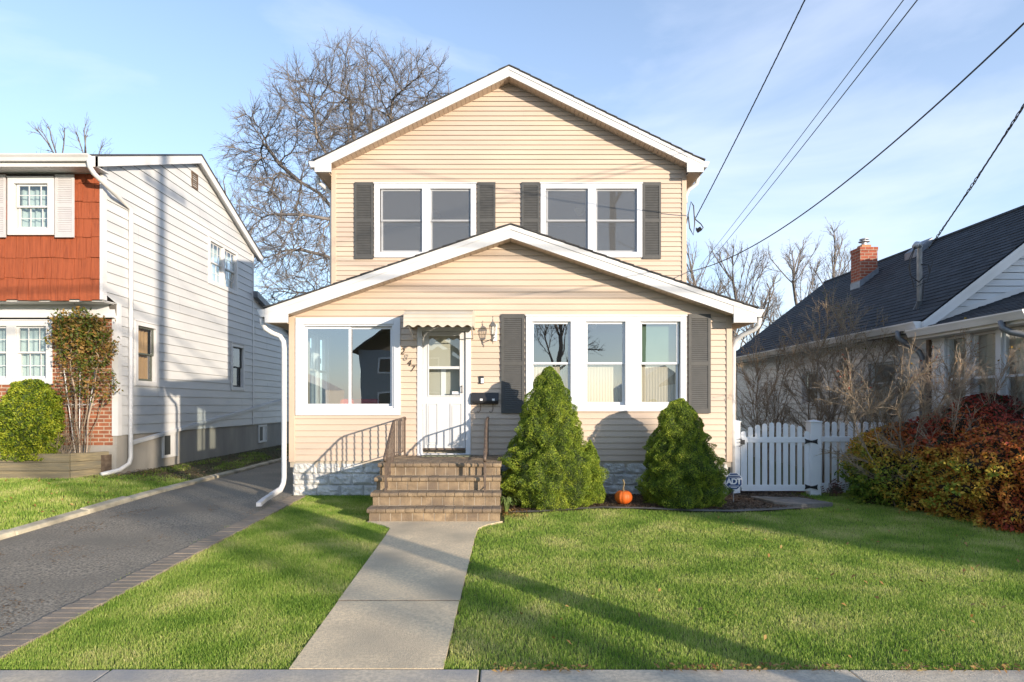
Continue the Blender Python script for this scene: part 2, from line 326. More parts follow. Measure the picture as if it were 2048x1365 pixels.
# ------------------------------------------------------------------ grass and litter (nobody could count them)
def pts_in(n, x0, x1, y0, y1, ok):
    P = np.stack([RNG.uniform(x0, x1, n), RNG.uniform(y0, y1, n)], 1)
    return P[[ok(p[0], p[1]) for p in P]]
def vgz(x, y):
    z = np.where(y > 10.5, 0, -.02 * (10.5 - y)); z = np.where(y < 3.89, -.1322, z)
    return z + np.where(x < -6, .12 * np.minimum(1, (-6 - x) / 1.7), 0)
def blades(name, P, h, w, label, lean=.5):
    n = len(P); x, y = P[:, 0], P[:, 1]; z = vgz(x, y) - .02
    th = RNG.uniform(0, 2 * PI, n); hh = h * RNG.uniform(.55, 1.3, n); ln = RNG.uniform(.05, lean, n) * hh
    la = RNG.uniform(0, 2 * PI, n); lx, ly = np.cos(la) * ln, np.sin(la) * ln
    ww = w * RNG.uniform(.7, 1.3, n); dx, dy = np.cos(th) * ww, np.sin(th) * ww
    V = np.empty((n, 5, 3))
    V[:, 0] = np.stack([x - dx, y - dy, z], 1); V[:, 1] = np.stack([x + dx, y + dy, z], 1)
    V[:, 2] = np.stack([x + dx * .8 + lx * .35, y + dy * .8 + ly * .35, z + hh * .6], 1); V[:, 3] = np.stack([x - dx * .8 + lx * .35, y - dy * .8 + ly * .35, z + hh * .6], 1)
    V[:, 4] = np.stack([x + lx * 1.2, y + ly * 1.2, z + hh], 1)
    b = np.arange(n)[:, None] * 5
    Fc = np.concatenate([b + np.array([[0, 1, 2]]), b + np.array([[0, 2, 3]]), b + np.array([[3, 2, 4]])], 0)
    r = np.repeat(RNG.beta(2, 2, n), 5)
    return tag(from_np(name, V.reshape(-1, 3), Fc, m_grass, attr=r), label, 'grass', kind='stuff')
def bed_front(x):
    xs_ = [p[0] for p in pf]; ys_ = [p[1] for p in pf]
    return float(np.interp(x, xs_, ys_))
def walk_l(y): return float(np.interp(y, [3.9, 5.3, 7.35, 7.9, 8.12, 8.33], [-1.33, -1.36, -1.40, -1.42, -1.56, -1.82]))
def walk_r(y): return float(np.interp(y, [3.9, 5.3, 7.35, 7.9, 8.12, 8.33], [-.37, -.355, -.33, -.31, -.2, .02]))
def ok_left(x, y): return -3.27 + .02 * math.sin(y * 9) < x < (walk_l(y) if y < 8.33 else -1.83) + .015 * math.sin(y * 23) and y < 10.46
def ok_right(x, y):
    if y < 8.34 and x < walk_r(y) + .02 * math.sin(y * 17): return False
    if y > 8.3 and x < .03: return False
    if x < 4.75: return y < bed_front(x) + .03 * math.sin(x * 11)
    return y < 10.9
def dens(P, k=1.0):
    keep = RNG.uniform(0, 1, len(P)) < k * np.clip(5.2 / P[:, 1], .35, 1.0) ** 1.1
    return P[keep]
lawnL = dens(pts_in(250000, -3.28, -1.3, 3.9, 10.46, ok_left))
blades('lawn', lawnL, .030, .0021, 'mown green lawn between the brick-edged driveway and the front walk')
P1 = dens(pts_in(720000, -.4, 8.2, 3.9, 10.9, lambda x, y: ok_right(x, y) and x < .85 * y + .5))
blades('lawn', P1, .030, .0021, 'wide mown green lawn between the front walk and the coloured hedge')
P2 = pts_in(150000, -14.5, -6.02, 6.0, 12.4, lambda x, y: x > -.83 * y - 3.0 and not (x < -8.0 and y > 11.7))
blades('lawn', P2, .05, .0045, 'thin green lawn on the far side of the driveway below the timber bed')
P3 = pts_in(16000, -7.5, -6.04, 12.3, 23, lambda x, y: noise.noise(Vector((x * 1.4, y * .7, 3))) > -.02)
blades('lawn', P3, .05, .005, 'patchy strip of grass beside the white house foundation')
def flecks(name, P, size, mat, label, cat, zf=None, lift=.012, tilt=.5, thick=1.0):
    n = len(P); x, y = P[:, 0], P[:, 1]; z = (vgz(x, y) if zf is None else zf(x, y)) + lift
    th = RNG.uniform(0, 2 * PI, n); s = size * RNG.uniform(.5, 1.4, n); c = np.stack([x, y, z + RNG.uniform(0, size * .4, n)], 1)
    u = np.stack([np.cos(th), np.sin(th), RNG.uniform(-tilt, tilt, n)], 1) * s[:, None]
    v = np.stack([-np.sin(th), np.cos(th), RNG.uniform(-tilt, tilt, n)], 1) * s[:, None] * .5 * thick
    V = np.stack([c - u, c + v, c + u, c - v], 1); V[:, 1, 2] += s * .25; V[:, 3, 2] += s * .2
    Fc = np.arange(n)[:, None] * 4 + np.array([[0, 1, 2, 3]])
    return tag(from_np(name, V.reshape(-1, 3), Fc, mat, attr=np.repeat(RNG.uniform(0, 1, n), 4)), label, cat, kind='stuff')
Pc = pts_in(26000, 0, 5, 9.0, 10.9, lambda x, y: y > bed_front(min(x, 4.6)) + .12 and (x < 3.85 or y < 10.9))
flecks('bark_mulch', Pc, .016, m_chip, 'brown bark chips and dead needles under the cone shrubs', 'mulch')
Pl = np.concatenate([pts_in(150, 2.5, 7, 5.6, 9.4, lambda x, y: RNG.uniform() < .25 + .5 * (x / 7)), pts_in(60, -.3, 6, 3.9, 6, lambda x, y: True),
                     pts_in(90, -7.6, -6.1, 8, 14, lambda x, y: True), pts_in(60, -11, -7, 8, 12, lambda x, y: True)])
flecks('fallen_leaves', Pl, .021, m_dead, 'scattered dry leaves lying on the lawns', 'leaves', lift=.026, tilt=.9)
Pl = np.concatenate([pts_in(700, -.3, 5, 3.82, 3.93, lambda x, y: noise.noise(Vector((x * 2, 0, 0))) > -.15), pts_in(220, 0, .35, 8.55, 9.1, lambda x, y: True)])
flecks('leaf_litter', Pl, .016, m_dead, 'thin line of dead leaves along the sidewalk joint and by the brick steps', 'leaves', lift=.018)
Pl = np.concatenate([pts_in(9000, -7.6, -6.05, 12.5, 24, lambda x, y: True), pts_in(1200, -8, -6.4, 11.8, 13.5, lambda x, y: True)])
flecks('leaf_mulch', Pl, .02, m_chip, 'brown leaf mulch along the foundation of the white house', 'mulch')
def oks(x, y):
    n = noise.noise(Vector((x * 2.2, y * 1.3, 9))) + .5 * noise.noise(Vector((x * 9, y * 7, 1)))
    return random.random() < max(0, (n - .12) * 1.1) ** 1.3 + (.35 if (-4.5 < x < -3.6 and 4.3 < y < 5.2 and noise.noise(Vector((x * 4, y * 4, 2))) > -.05) else 0)
Pl = pts_in(26000, -5.8, -3.55, 3.95, 9.5, oks)
flecks('dry_needles', Pl, .011, m_straw, 'orange dry needles drifted over the driveway asphalt', 'needles', lift=.004, tilt=.1, thick=.5)
Pw = pts_in(2600, -3.56, -3.2, 4.0, 9.8, lambda x, y: noise.noise(Vector((x * 3, y * 2.1, 5))) > .15)
blades('weeds', Pw, .03, .002, 'small weeds growing in the joints of the brick edging')

# ------------------------------------------------------------------ building kit
def cuts(a, b, holes):
    """free intervals of [a,b] minus holes"""
    segs = [(a, b)]
    for h0, h1 in holes:
        out = []
        for s0, s1 in segs:
            if h1 <= s0 or h0 >= s1: out.append((s0, s1)); continue
            if h0 > s0: out.append((s0, h0))
            if h1 < s1: out.append((h1, s1))
        segs = out
    return segs
def siding(mb, T, z0, z1, expo, lim, holes=(), dep=.018, base=.0, slot=.085, seams=True):
    row = -1; seamx = []
    """lapped boards with real thickness; lim(z)->(u0,u1); holes=(u0,u1,z0,z1)"""
    mb.T = T; z = z0
    while z < z1 - 1e-4:
        zt = min(z + expo, z1); br = [z, zt] + [h[k] for h in holes for k in (2, 3) if z < h[k] < zt]; br = sorted(set(br))
        jit = random.uniform(-.0015, .0015); la_ = lim(z); row += 1
        if row % 2 == 0: seamx = [random.uniform(la_[0], la_[1]) for _ in range(random.choice((0, 1, 1, 2)))]
        for a, b_ in zip(br[:-1], br[1:]):
            la, lb = lim(a), lim(b_ - 1e-5); hs = [(h[0], h[1]) for h in holes if h[2] < (a + b_) / 2 < h[3]]
            na = base + dep * (1 - .8 * (a - z) / expo) + jit; nb = base + dep * (1 - .8 * (b_ - z) / expo) + jit
            a0 = a
            if a == z: a = a + slot * expo
            segs = cuts(la[0], la[1], hs)
            if seams and segs:
                segs2 = []
                for (s0, s1) in segs:
                    cu = sorted(q for q in seamx if s0 + .1 < q < s1 - .1); ed = [s0] + cu + [s1]; segs2 += list(zip(ed[:-1], ed[1:]))
                segs = segs2
            for k, (s0, s1) in enumerate(segs):
                if seams: dj = .0016 if k % 2 else -.0016; na += dj; nb += dj
                t0 = lb[0] if abs(s0 - la[0]) < 1e-6 else s0; t1 = lb[1] if abs(s1 - la[1]) < 1e-6 else s1
                if t1 - t0 < -1e-3: t0 = t1 = (t0 + t1) / 2
                mb.add([(s0, na, a), (s1, na, a), (t1, nb, b_), (t0, nb, b_)], [(0, 1, 2, 3)])
                if a0 == z: mb.add([(s0, base - .004, a), (s1, base - .004, a), (s1, na, a), (s0, na, a), (s0, base - .004, a0), (s1, base - .004, a0)], [(0, 1, 2, 3), (4, 5, 1, 0)])
        z = zt
    return mb
def backing(mb, T, z0, z1, lim, holes, n0=-.12, n1=-.006):
    mb.T = T; br = sorted(set([z0, z1] + [h[k] for h in holes for k in (2, 3)]))
    for a, b_ in zip(br[:-1], br[1:]):
        la, lb = lim(a), lim(b_); hs = [(h[0], h[1]) for h in holes if h[2] < (a + b_) / 2 < h[3]]
        for s0, s1 in cuts(la[0], la[1], hs):
            t0 = lb[0] if s0 == la[0] else s0; t1 = lb[1] if s1 == la[1] else s1
            mb.add([(s0, n1, a), (s1, n1, a), (t1, n1, b_), (t0, n1, b_), (s0, n0, a), (s1, n0, a), (t1, n0, b_), (t0, n0, b_)],
                   [(0, 1, 2, 3), (7, 6, 5, 4), (0, 4, 5, 1), (1, 5, 6, 2), (2, 6, 7, 3), (3, 7, 4, 0)])
    return mb
def rectframe(mb, u0, u1, z0, z1, w, n0, n1, wb=None):
    wb = wb or w
    mb.box(u0, u0 + w, n0, n1, z0, z1); mb.box(u1 - w, u1, n0, n1, z0, z1)
    mb.box(u0 + w, u1 - w, n0, n1 - .002, z1 - w, z1); mb.box(u0 + w, u1 - w, n0, n1 - .002, z0, z0 + wb)
def curtain(T, u0, u1, z0, z1, n, amp=.018, wl=.09):
    mb = MB(T); k = max(8, int((u1 - u0) / .012)); vs = []
    for j, z in enumerate((z0, (z0 + z1) / 2, z1)):
        for i in range(k + 1):
            u = u0 + (u1 - u0) * i / k; vs.append((u, n + amp * math.sin(2 * PI * u / wl + .8 * math.sin(u * 7)) * (1 - .3 * j), z))
    mb.add(vs, [(j * (k + 1) + i, j * (k + 1) + i + 1, (j + 1) * (k + 1) + i + 1, (j + 1) * (k + 1) + i) for j in range(2) for i in range(k)])
    return mb
def window(parent, T, u0, u1, z0, z1, sashes, glass, meet=.5, fw=.075, label=None, grid=None, low_curtain=None, full_curtain=None, screen=None, frame=m_wvinyl, sill=True, mull=None, sash_mat=None, meetz=None):
    """double-hung window: outer frame standing on the wall, for each sash pair rails, panes and what hangs behind them"""
    mb = MB(T); rectframe(mb, u0, u1, z0, z1, fw, -.1, .035, wb=fw * 1.05)
    edges = sashes
    for (a, b_), (c, d) in zip(edges[:-1], edges[1:]): mb.box(b_ + .025, c - .025, -.1, .033, z0 + fw * 1.05, z1 - fw)
    mb.box(u0 - .012, u1 + .012, -.02, .05, z1 - .012, z1 + .012)
    w = mb.build('window', frame, parent, bevel=.004)
    if label: w['label'] = label
    sm = sash_mat or frame
    zi0, zi1 = z0 + fw * 1.05, z1 - fw; zm = meetz or (zi0 + (zi1 - zi0) * meet); sw = .036
    for i, (a, b_) in enumerate(edges):
        a -= .025; b_ += .025
        up = MB(T); rectframe(up, a, b_, zm - .018, zi1, sw, -.045, -.016)
        if grid:
            for q in range(1, grid[0]): uu = a + (b_ - a) * q / grid[0]; up.box(uu - .007, uu + .007, -.034, -.020, zm + .018, zi1 - sw)
            for q in range(1, grid[1]): zz = zm + (zi1 - zm) * q / grid[1]; up.box(a + sw, b_ - sw, -.033, -.021, zz - .007, zz + .007)
        up.build('sash', sm, w)
        lo = MB(T); rectframe(lo, a, b_, zi0, zm + .018, sw, -.085, -.052, wb=.05)
        if grid:
            for q in range(1, grid[0]): uu = a + (b_ - a) * q / grid[0]; lo.box(uu - .007, uu + .007, -.074, -.060, zi0 + .05, zm)
            for q in range(1, grid[1]): zz = zi0 + (zm - zi0) * q / grid[1]; lo.box(a + sw, b_ - sw, -.073, -.061, zz - .007, zz + .007)
        lo.build('sash', sm, w)
        p = MB(T); p.quad((a + sw - .005, -.028, zm), (b_ - sw + .005, -.028, zm), (b_ - sw + .005, -.028, zi1 - sw + .005), (a + sw - .005, -.028, zi1 - sw + .005)); p.build('pane', glass, w)
        p = MB(T); p.quad((a + sw - .005, -.068, zi0 + .04), (b_ - sw + .005, -.068, zi0 + .04), (b_ - sw + .005, -.068, zm), (a + sw - .005, -.068, zm)); p.build('pane', glass, w)
        if screen and i in screen: MB(T).quad((a, -.014, zi0 + .01), (b_, -.014, zi0 + .01), (b_, -.008, zi1 - .005), (a, -.008, zi1 - .005)).build('insect_screen', m_screen, w)
        if low_curtain and i in low_curtain: curtain(T, a, b_, zi0 - .02, zm + .0, -.15, amp=.004, wl=.05).build('cafe_curtain', low_curtain[i], w)
        if full_curtain and i in full_curtain: curtain(T, a - .05, b_ + .05, zi0 - .05, zi1 + .05, -.16, amp=.03, wl=.13).build('curtain', full_curtain[i], w)
    return w
def shutter(parent, T0, u0, u1, z0, z1, mat, label=None):
    T = lambda u, n, z: T0(u, n + .017, z)
    mb = MB(T); w = .045; zm = (z0 + z1) / 2 - .0; t = .026
    mb.box(u0, u0 + w, .004, t, z0, z1); mb.box(u1 - w, u1, .004, t, z0, z1)
    for a, b_ in ((z0, z0 + .075), (zm - .035, zm + .035), (z1 - .075, z1)): mb.box(u0 + w, u1 - w, .004, t - .002, a, b_)
    mb.box(u0 + w, u1 - w, .002, .008, z0 + .07, z1 - .07)
    for a, b_ in ((z0 + .075, zm - .035), (zm + .035, z1 - .075)):
        n = int((b_ - a) / .033)
        for i in range(n):
            z = a + (b_ - a) * (i + .5) / n; s = (b_ - a) / n * .55
            mb.add([(u0 + w, .022, z - s * .8), (u1 - w, .022, z - s * .8), (u1 - w, .012, z + s * .85), (u0 + w, .012, z + s * .85), (u0 + w, .008, z - s), (u1 - w, .008, z - s), (u1 - w, .006, z + s * .8), (u0 + w, .006, z + s * .8)],
                   [(0, 1, 2, 3), (0, 4, 5, 1), (7, 6, 5, 4)])
    o = mb.build('shutter', mat, parent)
    if label: o['label'] = label
    return o
def gable_roof(parent, cx, hw, zr, ze, y0, y1, th, mat, sofm, fasm, fh, expo=.0, name='roof'):
    """ridge along Y; top surface from (cx,zr) to (cx+-hw,ze)"""
    rb = MB()
    for s in (-1, 1):
        n = 18; drop = (zr - ze)
        for i in range(n):
            a, b_ = i / n, (i + 1) / n; xa, xb = cx + s * hw * a, cx + s * (hw + (.03 if i == n - 1 else 0)) * b_
            za, zb = zr - drop * a, zr - drop * b_
            rb.add([(xa, y0 - .02, za), (xb, y0 - .02, zb + .012), (xb, y1, zb + .012), (xa, y1, za), (xa, y0 - .02, za - .02), (xb, y0 - .02, zb - .012), (xb, y1, zb - .012), (xa, y1, za - .02)],
                   [(0, 1, 2, 3), (7, 6, 5, 4), (0, 4, 5, 1), (1, 5, 6, 2), (2, 6, 7, 3)])
    r = rb.build(name, mat, parent)
    for yy in (y0, y1):
        fb = MB()
        for s in (-1, 1):
            e = 1 if yy == y0 else -1
            def P(x, z, dy=0): return (x, yy + dy * e, z)
            # main rake board with its moulded top band
            for (o0, o1, d0, d1) in ((.022, fh, .012, .045), (.022, fh * .42, 0, .012)):
                fb.add([P(cx, zr - o0, d0), P(cx + s * hw, ze - o0, d0), P(cx + s * hw, ze - o1, d0), P(cx, zr - o1, d0), P(cx, zr - o0, d1), P(cx + s * hw, ze - o0, d1), P(cx + s * hw, ze - o1, d1), P(cx, zr - o1, d1)],
                       [(0, 1, 2, 3), (7, 6, 5, 4), (0, 4, 5, 1), (1, 5, 6, 2), (2, 6, 7, 3)])
        fb.build('fascia', fasm, parent)
    return r
def gutter(parent, x, s, z, y0, y1, mat=m_white, w=.12):
    """K-style gutter along Y; s=+1 hangs on the outside to +X"""
    g = MB(); pr = [(x, z), (x + s * w, z), (x + s * w, z - .02), (x + s * w * .82, z - .06), (x + s * w * .6, z - .12), (x, z - .12)]
    g.prism(pr, 1, y0, y1); return g.build('gutter', mat, parent)
def corrugate(T, u0, u1, n): pass

# ------------------------------------------------------------------ the beige house
H = thing('house', 'beige two-storey house with front gables, charcoal shutters and an enclosed front porch', 'house', (.13, 10.5, 0))
XL, XR, XC = -3.57, 3.84, .135
D1, D2 = 10.5, 13.1
TF, TU = front(D1), front(D2)
def wx(px): return (px - VX) * D1 / F
def wz(py): return CZ + (VY - py) * D1 / F
def ux(px): return (px - VX) * D2 / F
def uz(py): return CZ + (VY - py) * D2 / F
Zs = wz(923)                                   # bottom of the siding
r1z, e1z, hw1 = 4.474, 3.10, 4.02              # lower roof ridge, eave, half width
r2z, e2z, hw2 = 8.463, 6.52, 3.98
def lim1(z):
    zt = r1z - .13; zl = zt - (zt - (e1z - .13 + (XL - (XC - hw1)) * (r1z - e1z) / hw1)) * 1.0
    sl = (r1z - e1z) / hw1; h = (zt - z) / sl
    return (max(XL, XC - h), min(XR, XC + h))
def lim2(z):
    sl = (r2z - e2z) / hw2; h = (r2z - .13 - z) / sl
    return (max(XL, XC - h), min(XR, XC + h))
holes1 = [(wx(594), wx(799), wz(829), wz(638)), (wx(835), wx(941), Zs - .1, wz(657)), (wx(1054), wx(1370), wz(821), wz(634))]
mb = MB(); siding(mb, TF, Zs, r1z - .2, .1013, lim1, holes1); mb.build('wall', m_beige, H)
mb = MB(); backing(mb, TF, Zs, 3.2, lambda z: (XL, XR), holes1); backing(mb, TF, 3.2, r1z - .25, lim1, []); mb.build('inner_wall', m_room, H)
holes2 = [(ux(751), ux(950), uz(514), uz(370)), (ux(1083), ux(1282), uz(514), uz(370))]
mb = MB(); siding(mb, TU, 3.3, r2z - .2, .1013, lim2, holes2); mb.build('wall', m_beige, H)
mb = MB(); backing(mb, TU, 3.0, 6.4, lambda z: (XL, XR), holes2); backing(mb, TU, 6.4, r2z - .25, lim2, []); mb.build('inner_wall', m_room, H)
# side walls, with the porch's own side window
YB = 22.0
hs_l = [(11.2, 12.5, wz(820), wz(648))]
for X, T in ((XL, side_left(XL)), (XR, side_right(XR))):
    hh = hs_l if X == XL else []
    mb = MB(); siding(mb, T, Zs, e1z - .05, .1013, lambda z: (D1, YB), hh); siding(mb, T, e1z - .05, e2z - .1, .1013, lambda z: (D2, YB)); mb.build('wall', m_beige, H)
    mb = MB(); backing(mb, T, Zs, e1z - .05, lambda z: (D1 + .13, YB), hh); backing(mb, T, e1z - .05, e2z - .1, lambda z: (D2 + .13, YB), []); mb.build('inner_wall', m_room, H)
window(H, side_left(XL), 11.14, 12.56, wz(826), wz(642), [(11.25, 11.75), (11.92, 12.45)], m_glass, fw=.08)
mb = MB(); mb.box(XL, XR, YB, YB + .1, 0, 6.5); mb.build('rear_wall', m_beige, H)
# rooms behind the glass
mb = MB(); mb.box(XL + .12, XR - .12, D1 + .12, D2 + 5, .5, .6); mb.box(XL + .12, XR - .12, D2 + .12, YB, 3.35, 3.45); mb.build('floor', m_floor, H)
mb = MB(); mb.box(XL + .1, XR - .1, 13.6, 13.7, .6, 3.3); mb.box(XL + .1, XR - .1, D2 + 3.4, D2 + 3.5, 3.45, 6.3); mb.box(XL + .1, XR - .1, D1 + .1, D2 + 3.5, 3.14, 3.2)
mb.box(XL + .1, XR - .1, D2 + .1, D2 + 3.5, 6.2, 6.26); mb.box(.05, .12, D2 + .1, D2 + 3.4, 3.45, 6.2); mb.box(-.5, -.4, D1 + .13, 13.6, .6, 3.14); mb.build('partition', m_room, H)
# corner boards
for X, s in ((XL, 1), (XR, -1)):
    for dd, za, zb in ((D1, Zs - .01, 3.06), (D2, 3.2, 6.4)):
        MB().box(*sorted((X - s * .012, X + s * .085)), dd - .026, dd + .08, za, zb).build('corner_board', m_beigesof, H, bevel=.004)
# roofs
gable_roof(H, XC, hw1, r1z, e1z, 10.2, D2 - .03, .02, m_rooff, m_beigesof, m_white, .235)
gable_roof(H, XC, hw2, r2z, e2z, 12.78, YB + .3, .02, m_rooff, m_beigesof, m_white, .225)
# vented soffit along the rakes, in short panels
def rake_soffit(zr, ze, hw, fh, y0, y1, name='soffit'):
    sb_ = MB(); L_ = math.hypot(hw, zr - ze); n = int(L_ / .1)
    for s in (-1, 1):
        for i in range(n):
            a, b_ = i / n + .03 / n, (i + 1) / n - .05 / n
            xa, xb = XC + s * hw * a, XC + s * hw * b_; za, zb = zr - (zr - ze) * a - fh, zr - (zr - ze) * b_ - fh
            if abs(xb - XC) > hw - .30: continue
            sb_.add([(xa, y0, za + .004), (xb, y0, zb + .004), (xb, y1, zb + .004), (xa, y1, za + .004), (xa, y0, za + .03), (xb, y0, zb + .03), (xb, y1, zb + .03), (xa, y1, za + .03)],
                    [(0, 1, 2, 3), (7, 6, 5, 4), (0, 4, 5, 1), (1, 5, 6, 2), (2, 6, 7, 3), (3, 7, 4, 0)])
        sb_.add([(XC, y0, zr - fh + .02), (XC + s * hw, y0, ze - fh + .02), (XC + s * hw, y1, ze - fh + .02), (XC, y1, zr - fh + .02)], [(0, 1, 2, 3)])
    sb_.build(name, m_beigesof, H)
rake_soffit(r1z, e1z, hw1, .235, 10.245, D1 + .02); rake_soffit(r2z, e2z, hw2, .225, 12.825, D2 + .02)
# closed eave boxes, eave fascia and gutters
for (hw, ze, sl, y0, y1, yb) in ((hw1, e1z, (r1z - e1z) / hw1, 10.2, D1 + .03, D2), (hw2, e2z, (r2z - e2z) / hw2, 12.78, D2 + .03, YB + .3)):
    for s in (-1, 1):
        xo = XC + s * hw; xi = XL if s < 0 else XR; zi = ze + abs(xo - (xi + -s * .06)) * sl
        xi2 = xi - s * .06; mb = MB(); mb2 = MB()
        mb.prism([(xo, ze - .03), (xi2, zi - .03), (xi2, ze - .245), (xo, ze - .245)], 1, y0 + .006, y0 + .05)
        mb.prism([(xo, ze - .03), (xo, ze - .245), (xo - s * .02, ze - .245), (xo - s * .02, ze - .03)], 1, y0 + .05, yb)
        mb2.prism([(xo - s * .02, ze - .235), (xi, ze - .235), (xi, ze - .22), (xo - s * .02, ze - .22)], 1, y0 + .05, yb)
        gutter(H, xo + s * .002, s, ze - .03, y0 + .01, yb)
        mb.build('fascia', m_white, H); mb2.build('soffit', m_beigesof, H)
# downspouts
def spout(parent, pts, r=.042, mat=m_white, k=8): return MB().tube(pts, r, k, rot=PI / 8).build('downspout', mat, parent, smooth=True)
spout(H, [(-3.98, 10.34, 2.95), (-3.97, 10.35, 2.85), (-3.93, 10.36, 2.77), (-3.82, 10.38, 2.70), (-3.70, 10.40, 2.65), (-3.645, 10.40, 2.56), (-3.635, 10.4, 2.45), (-3.635, 10.40, .30), (-3.64, 10.37, .2), (-3.65, 10.28, .12)])
ex = MB(); pts = []; rs = []
for i in range(15): t = i / 14; pts.append((-3.65 + .0 * t, 10.28 - .42 * t, .12 - .035 * t)); rs.append(.05 if i % 2 else .042)
ex.tube(pts, rs, 10); ex.tube([(-3.65, 9.88, .085), (-3.62, 9.5, .07), (-3.55, 9.1, .06)], .05, 4, rot=PI / 4, flat=.8); ex.build('downspout_extension', m_white, H)
spout(H, [(4.25, 10.34, 2.95), (4.24, 10.36, 2.83), (4.20, 10.40, 2.77), (4.02, 10.48, 2.68), (3.93, 10.53, 2.60), (3.90, 10.56, 2.48), (3.90, 10.58, 1.4), (3.90, 10.58, .08)])
spout(H, [(-3.92, 13.25, 6.36), (-3.9, 13.27, 6.22), (-3.75, 13.3, 6.1), (-3.64, 13.3, 6.02), (-3.63, 13.3, 5.9), (-3.63, 13.3, 3.2)])
spout(H, [(4.15, 13.25, 6.36), (4.12, 13.27, 6.2), (3.96, 13.3, 6.08), (3.9, 13.3, 5.95), (3.9, 13.3, 5.8)])
# painted rock-faced block foundation
def rockwall(T, u0, u1, z0, z1, bw=.4, bh=.19):
    rows = int(math.ceil((z1 - z0) / bh)); V = []; Fq = []; mbk = MB(T)
    for r in range(rows):
        za, zb = z0 + r * bh, min(z0 + (r + 1) * bh, z1); u = u0 - (bw / 2 if r % 2 else 0)
        while u < u1:
            a, b_ = max(u, u0), min(u + bw, u1)
            if b_ - a > .02:
                nx, nz = max(3, int((b_ - a) / .025)), 7; vs = []; off = random.uniform(0, 50)
                for j in range(nz + 1):
                    for i in range(nx + 1):
                        s, t = i / nx, j / nz; ed = min(1, min(s, 1 - s) * (b_ - a) / .035) * min(1, min(t, 1 - t) * (zb - za) / .03)
                        uu = a + (b_ - a) * s; zz = za + (zb - za) * t
                        d = .012 + .022 * noise.noise(Vector((uu * 9 + off, zz * 11, off))) + .02 * noise.noise(Vector((uu * 22, zz * 25, off)))
                        vs.append((uu, (.008 + max(0, d + .02)) * ed, zz))
                mbk.add(vs, [(j * (nx + 1) + i, j * (nx + 1) + i + 1, (j + 1) * (nx + 1) + i + 1, (j + 1) * (nx + 1) + i) for j in range(nz) for i in range(nx)])
            u += bw
    return mbk
rockwall(front(D1 + .03), XL + .04, XR - .04, -.03, Zs + .01).build('foundation', m_found, H)
MB().box(XL + .04, XL + .14, D1 + .04, YB, -.1, Zs).build('foundation', m_found, H); MB().box(XR - .14, XR - .04, D1 + .04, YB, -.1, Zs).build('foundation', m_found, H)
# windows
wA = MB(TF); u0, u1, z0, z1 = wx(592), wx(801), wz(831), wz(636)
rectframe(wA, u0, u1, z0, z1, .11, -.1, .035, wb=.12); rectframe(wA, u0 + .11, u1 - .11, z0 + .12, z1 - .11, .03, -.1, .012); wA.box(u0 + .1, u1 - .1, -.1, -.02, z0 + .10, z0 + .15)
wA = wA.build('window', m_wvinyl, H, bevel=.004); wA['label'] = 'wide sliding picture window left of the door'
mid = wx(698)
for (a, b_, n) in ((u0 + .14, mid + .03, -.03), (mid - .03, u1 - .14, -.065)):
    s = MB(TF); rectframe(s, a, b_, z0 + .15, z1 - .14, .042, n - .022, n); s.build('sash', m_wvinyl, wA)
    MB(TF).quad((a + .035, n - .012, z0 + .18), (b_ - .035, n - .012, z0 + .18), (b_ - .035, n - .012, z1 - .175), (a + .035, n - .012, z1 - .175)).build('pane', m_glassr, wA)
wB = window(H, TF, wx(1052), wx(1372), wz(823), wz(632), [(wx(1066), wx(1138)), (wx(1174), wx(1247)), (wx(1283), wx(1355))], m_glassc, fw=.10, meetz=wz(727),
            label='triple window right of the door with half curtains', low_curtain={0: m_sheer, 1: m_sheer, 2: m_sheer})
MB(TF).quad((wx(1277), -.13, wz(729)), (wx(1361), -.13, wz(729)), (wx(1361), -.13, wz(640)), (wx(1277), -.13, wz(640))).build('blind', m_green, wB)
window(H, TU, ux(749), ux(952), uz(516), uz(368), [(ux(764), ux(842)), (ux(863), ux(941))], m_glassu, fw=.11, meetz=uz(441), label='left twin window of the upper floor', screen=(0, 1))
window(H, TU, ux(1081), ux(1284), uz(516), uz(368), [(ux(1095), ux(1173)), (ux(1194), ux(1272))], m_glassu, fw=.11, meetz=uz(441), label='right twin window of the upper floor', screen=(0, 1))
for a, b_ in ((710, 747), (955, 991), (1043, 1079), (1285, 1321)): shutter(H, TU, ux(a), ux(b_), uz(519), uz(366), m_shut)
for a, b_ in ((1002.5, 1049), (1376, 1420)): shutter(H, TF, wx(a), wx(b_), wz(827), wz(629), m_shut)
# storm door
dx0, dx1, dz0, dz1 = wx(835), wx(941.5), wz(911.5), wz(655)
d = MB(TF); d.box(dx0, dx0 + .085, -.1, .03, dz0, dz1); d.box(dx1 - .085, dx1, -.1, .03, dz0, dz1); d.box(dx0 + .085, dx1 - .085, -.1, .028, dz1 - .07, dz1); d.box(dx0 + .02, dx1 - .02, -.1, .045, dz0 - .01, dz0 + .035)
d.build('door_frame', m_wvinyl, H, bevel=.004)
a, b_ = dx0 + .092, dx1 - .092; zb, zt = wz(898), dz1 - .078
g0, g1 = wx(857.5), wx(919.5); zl0, zl1, zu0 = wz(791), wz(738.5), wz(733)
d = MB(TF); d.box(a, g0, -.045, -.005, zb, zt); d.box(g1, b_, -.045, -.005, zb, zt); d.box(g0, g1, -.045, -.005, zb, zl0); d.box(g0, g1, -.045, -.005, wz(672), zt); d.box(g0, g1, -.043, -.003, zl1, zu0)
rectframe(d, g0 - .02, g1 + .02, zl0 - .02, wz(672) + .02, .02, -.006, .006)
